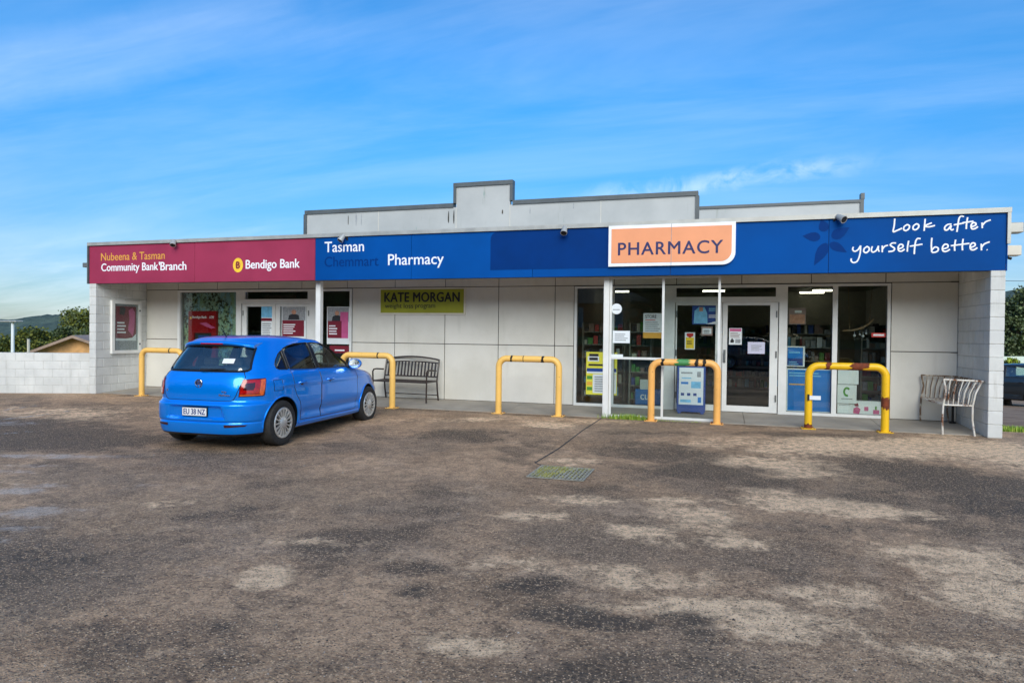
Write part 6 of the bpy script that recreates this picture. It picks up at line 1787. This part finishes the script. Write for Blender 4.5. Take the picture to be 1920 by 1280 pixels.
rf.add([(0, -0.5, peak + 0.02), (wr_ + 0.5, -0.5, ez + 0.02), (wr_ + 0.5, 9.4, ez + 0.02), (0, 9.4, peak + 0.02), (0, -0.5, peak - 0.10), (wr_ + 0.5, -0.5, ez - 0.10), (wr_ + 0.5, 9.4, ez - 0.10), (0, 9.4, peak - 0.10)],
       [(0, 1, 2, 3), (7, 6, 5, 4), (0, 4, 5, 1), (1, 5, 6, 2), (2, 6, 7, 3)])
rf.build('roof', 'tile_roof', hs)
MB().box(0.65, 1.15, 2.0, 2.5, peak - 0.4, peak + 0.35).build('chimney', 'cream_paint', hs)
MB().box(0.95, 1.5, -0.03, -0.002, 0.2, ez - 0.1).build('window', 'dark', hs)
MB().box(-1.1, -0.3, -0.03, -0.002, 0.9, ez - 0.35).build('window', 'dark', hs)
# pale lamp post and short post beyond the wall
w, z = gpt(24, 604, 26)
o = thing('lamp_post', 'pale green lamp post with flat lantern at the left edge', 'lamp post', (w.x, w.y, z))
H = w.z - z
MB().tube([(0, 0, 0), (0, 0, H)], [0.07, 0.055], 10).build('pole', 'paper', o, smooth=True); MB().cbox(-0.55, 0.35, -0.16, 0.16, H, H + 0.07, 0.02).build('lantern', 'light_metal', o)
w, z = gpt(53.5, 636, 22)
o = thing('timber_post', 'thin grey post beyond the low white wall', 'post', (w.x, w.y, z)); H = w.z - z
MB().cbox(-0.03, 0.03, -0.03, 0.03, 0, H, 0.006).build('post', 'cream_paint', o)
MB().cbox(-0.036, 0.036, -0.036, 0.036, H + 0.001, H + 0.02, 0.006).build('post_cap', 'light_metal', o)

# ------------------------------------------------------------------ background right
def recolour(root, mat):
    for ch in [root] + list(root.children_recursive):
        if ch.type != 'MESH': continue
        for sl in ch.material_slots:
            if sl.material and sl.material.name == 'car_blue':
                sl.link = 'OBJECT'; sl.material = MATS[mat]
w, z = gpt(1905, 758, 26.0)
wag = copy_tree(blue_car); wag['label'] = 'dark navy car half hidden past the right end wall'
wag.location = (w.x + 1.0, w.y + 0.55, z); wag.rotation_euler = (0, 0, R(148)); wag.scale = (1.08, 1.06, 1.12)
recolour(wag, 'car_navy')
plain('fence_mint', srgb(196, 210, 196), 0.6, var=0.06)
wA, wB = at_depth(1780, 668, 33), at_depth(2060, 668, 36)
zf = min(float(ground_z(wA.x, wA.y)), float(ground_z(wB.x, wB.y)))
d = Vector((wB.x - wA.x, wB.y - wA.y, 0)); 
fe = thing('pale_fence', 'pale mint sheet fence behind the navy car', 'fence', (wA.x, wA.y, zf), math.atan2(d.y, d.x))
n = 12; L = d.length; hF = wA.z - zf
for i in range(n):
    MB().cbox(L * i / n + 0.008, L * (i + 1) / n - 0.008, -0.02 + 0.012 * (i % 2), 0.02 + 0.012 * (i % 2), 0, hF, 0.006).build('sheet', 'fence_mint', fe)
for i in range(n + 1): MB().box(L * i / n - 0.03, L * i / n + 0.03, 0.034, 0.09, 0, hF - 0.02).build('post', 'light_metal', fe)
# overhead line and its poles
pA, pB = at_depth(1700, 517, 30), at_depth(2150, 518, 36)
def pole(p, label):
    z = float(ground_z(p.x, p.y)); o = thing('power_pole', label, 'power pole', (p.x, p.y, z)); H = p.z - z
    MB().tube([(0, 0, 0), (0, 0, H + 0.4)], [0.14, 0.10], 10).build('pole', 'timber', o, smooth=True); MB().box(-0.6, 0.6, -0.05, 0.05, H - 0.16, H - 0.06).build('cross_arm', 'timber', o)
    MB().lathe([(0.03, H - 0.06), (0.04, H - 0.03), (0.02, H - 0.008)], 8, 'z').build('insulator', 'cream_paint', o)
pole(pB, 'timber power pole out past the right end of the building')
o = tag(MB().tube([tuple(pA + (pB - pA) * (i / 12) - Vector((0, 0, 0.25 * 4 * (i / 12) * (1 - i / 12)))) for i in range(13)], 0.012, 5).build('overhead_cable', 'dark'), 'single overhead cable crossing the sky at the right edge', 'cable')
# grass strip right of the building
mb = MB()
blades(mb, 5200, lambda r: (lambda x, y: (x, y, float(ground_z(x, y)) - 0.03))(r.uniform(17.85, 22.5), r.uniform(1.05, 2.1)), 0.03, 0.12, 9, 0.006)
tag(mb.build('grass_strip', ['grass_a', 'grass_b'], fix=False), 'strip of bright grass past the right end wall', 'grass', kind='stuff')

# ------------------------------------------------------------------ across the road, behind the camera (mirrored in the shop glass)
plain('orange_brick', srgb(204, 122, 66), 0.85, var=0.22, vscale=3)
plain('roof_grey', srgb(92, 86, 80), 0.75, var=0.2, vscale=2)
oh = thing('brick_house', 'orange brick house with grey roof mirrored in the left pharmacy window', 'house', (2.6, -33.0, 1.25))
MB().box(-6, 6, -8, 0, -0.3, 2.5).build('wall', 'orange_brick', oh)
MB().add([(-6.7, 0.7, 2.4), (6.7, 0.7, 2.4), (6.7, -8.7, 2.4), (-6.7, -8.7, 2.4), (-2.6, -4, 4.4), (2.6, -4, 4.4)], [(0, 1, 5, 4), (1, 2, 5), (2, 3, 4, 5), (3, 0, 4), (3, 2, 1, 0)]).build('roof', 'roof_grey', oh)
for x0, x1 in ((-4.8, -2.6), (-0.8, 1.6), (3.2, 4.8)):
    wn2 = MB().box(x0, x1, 0.003, 0.06, 0.7, 2.1).build('window', 'white_paint', oh); MB().box(x0 + 0.08, x1 - 0.08, 0.061, 0.07, 0.78, 2.02).build('pane', 'print_grey', wn2)
hd_ = MB()
for i in range(30): hd_.box(-12 + i * 1.0, -11.02 + i * 1.0, 0, 0.19, 0, 0.55)
lw2 = thing('garden_wall', 'low brick garden wall across the road mirrored in the glass', 'wall', (8, -26.4, float(ground_z(8, -26.4)) - 0.05))
hd_.build('wall', 'orange_brick', lw2); MB().box(-12.05, 18.1, -0.03, 0.22, 0.552, 0.60).build('coping', 'roof_grey', lw2)
rg_ = random.Random(8)
protos = []
for i in range(22):
    x = -60 + i * 4.6 + rg_.uniform(-1, 1); y = -43 + rg_.uniform(-2, 2)
    if x > 9.5: y += 8.5
    if x < -8: y += 4
    hh = rg_.uniform(10.0, 12.0)
    if i < 4:
        o = tree('tall leafy tree across the road mirrored in the shop glass', (x, y, float(ground_z(x, y))), hh, (3.7, 3.7, hh * 0.49), 64, 6400, ['leaf_dark', 'leaf_olive'], 40 + i, trunk_r=0.22, leaf=0.5, group='trees across the road', base=0.15)
        protos.append(o)
    else:
        o = copy_tree(protos[i % 4]); o.location = (x, y, float(ground_z(x, y)) - 0.6); o.rotation_euler = (0, 0, rg_.uniform(0, 6.28))
for i in range(24):
    o = copy_tree(protos[i % 4]); x = -58 + i * 4.1 + rg_.uniform(-.6, .6); y = -40.5 if x < 9.5 else -33.5
    if -4.5 < x < 9.5: y = -46.0
    o.name = 'shrub'; o['label'] = 'dense shrub across the road mirrored low in the shop glass'; o['category'] = 'shrub'; o['group'] = 'shrubs across the road'
    o.location = (x, y, float(ground_z(x, y)) - 0.5); o.scale = (0.85, 0.85, 0.42); o.rotation_euler = (0, 0, rg_.uniform(0, 6.28))
gc = copy_tree(blue_car); gc['label'] = 'grey hatchback behind the viewer mirrored in the pharmacy door'
gc.location = (14.2, -17.6, float(ground_z(14.2, -17.6)) - 0.02); gc.rotation_euler = (0, 0, R(8)); recolour(gc, 'car_grey')
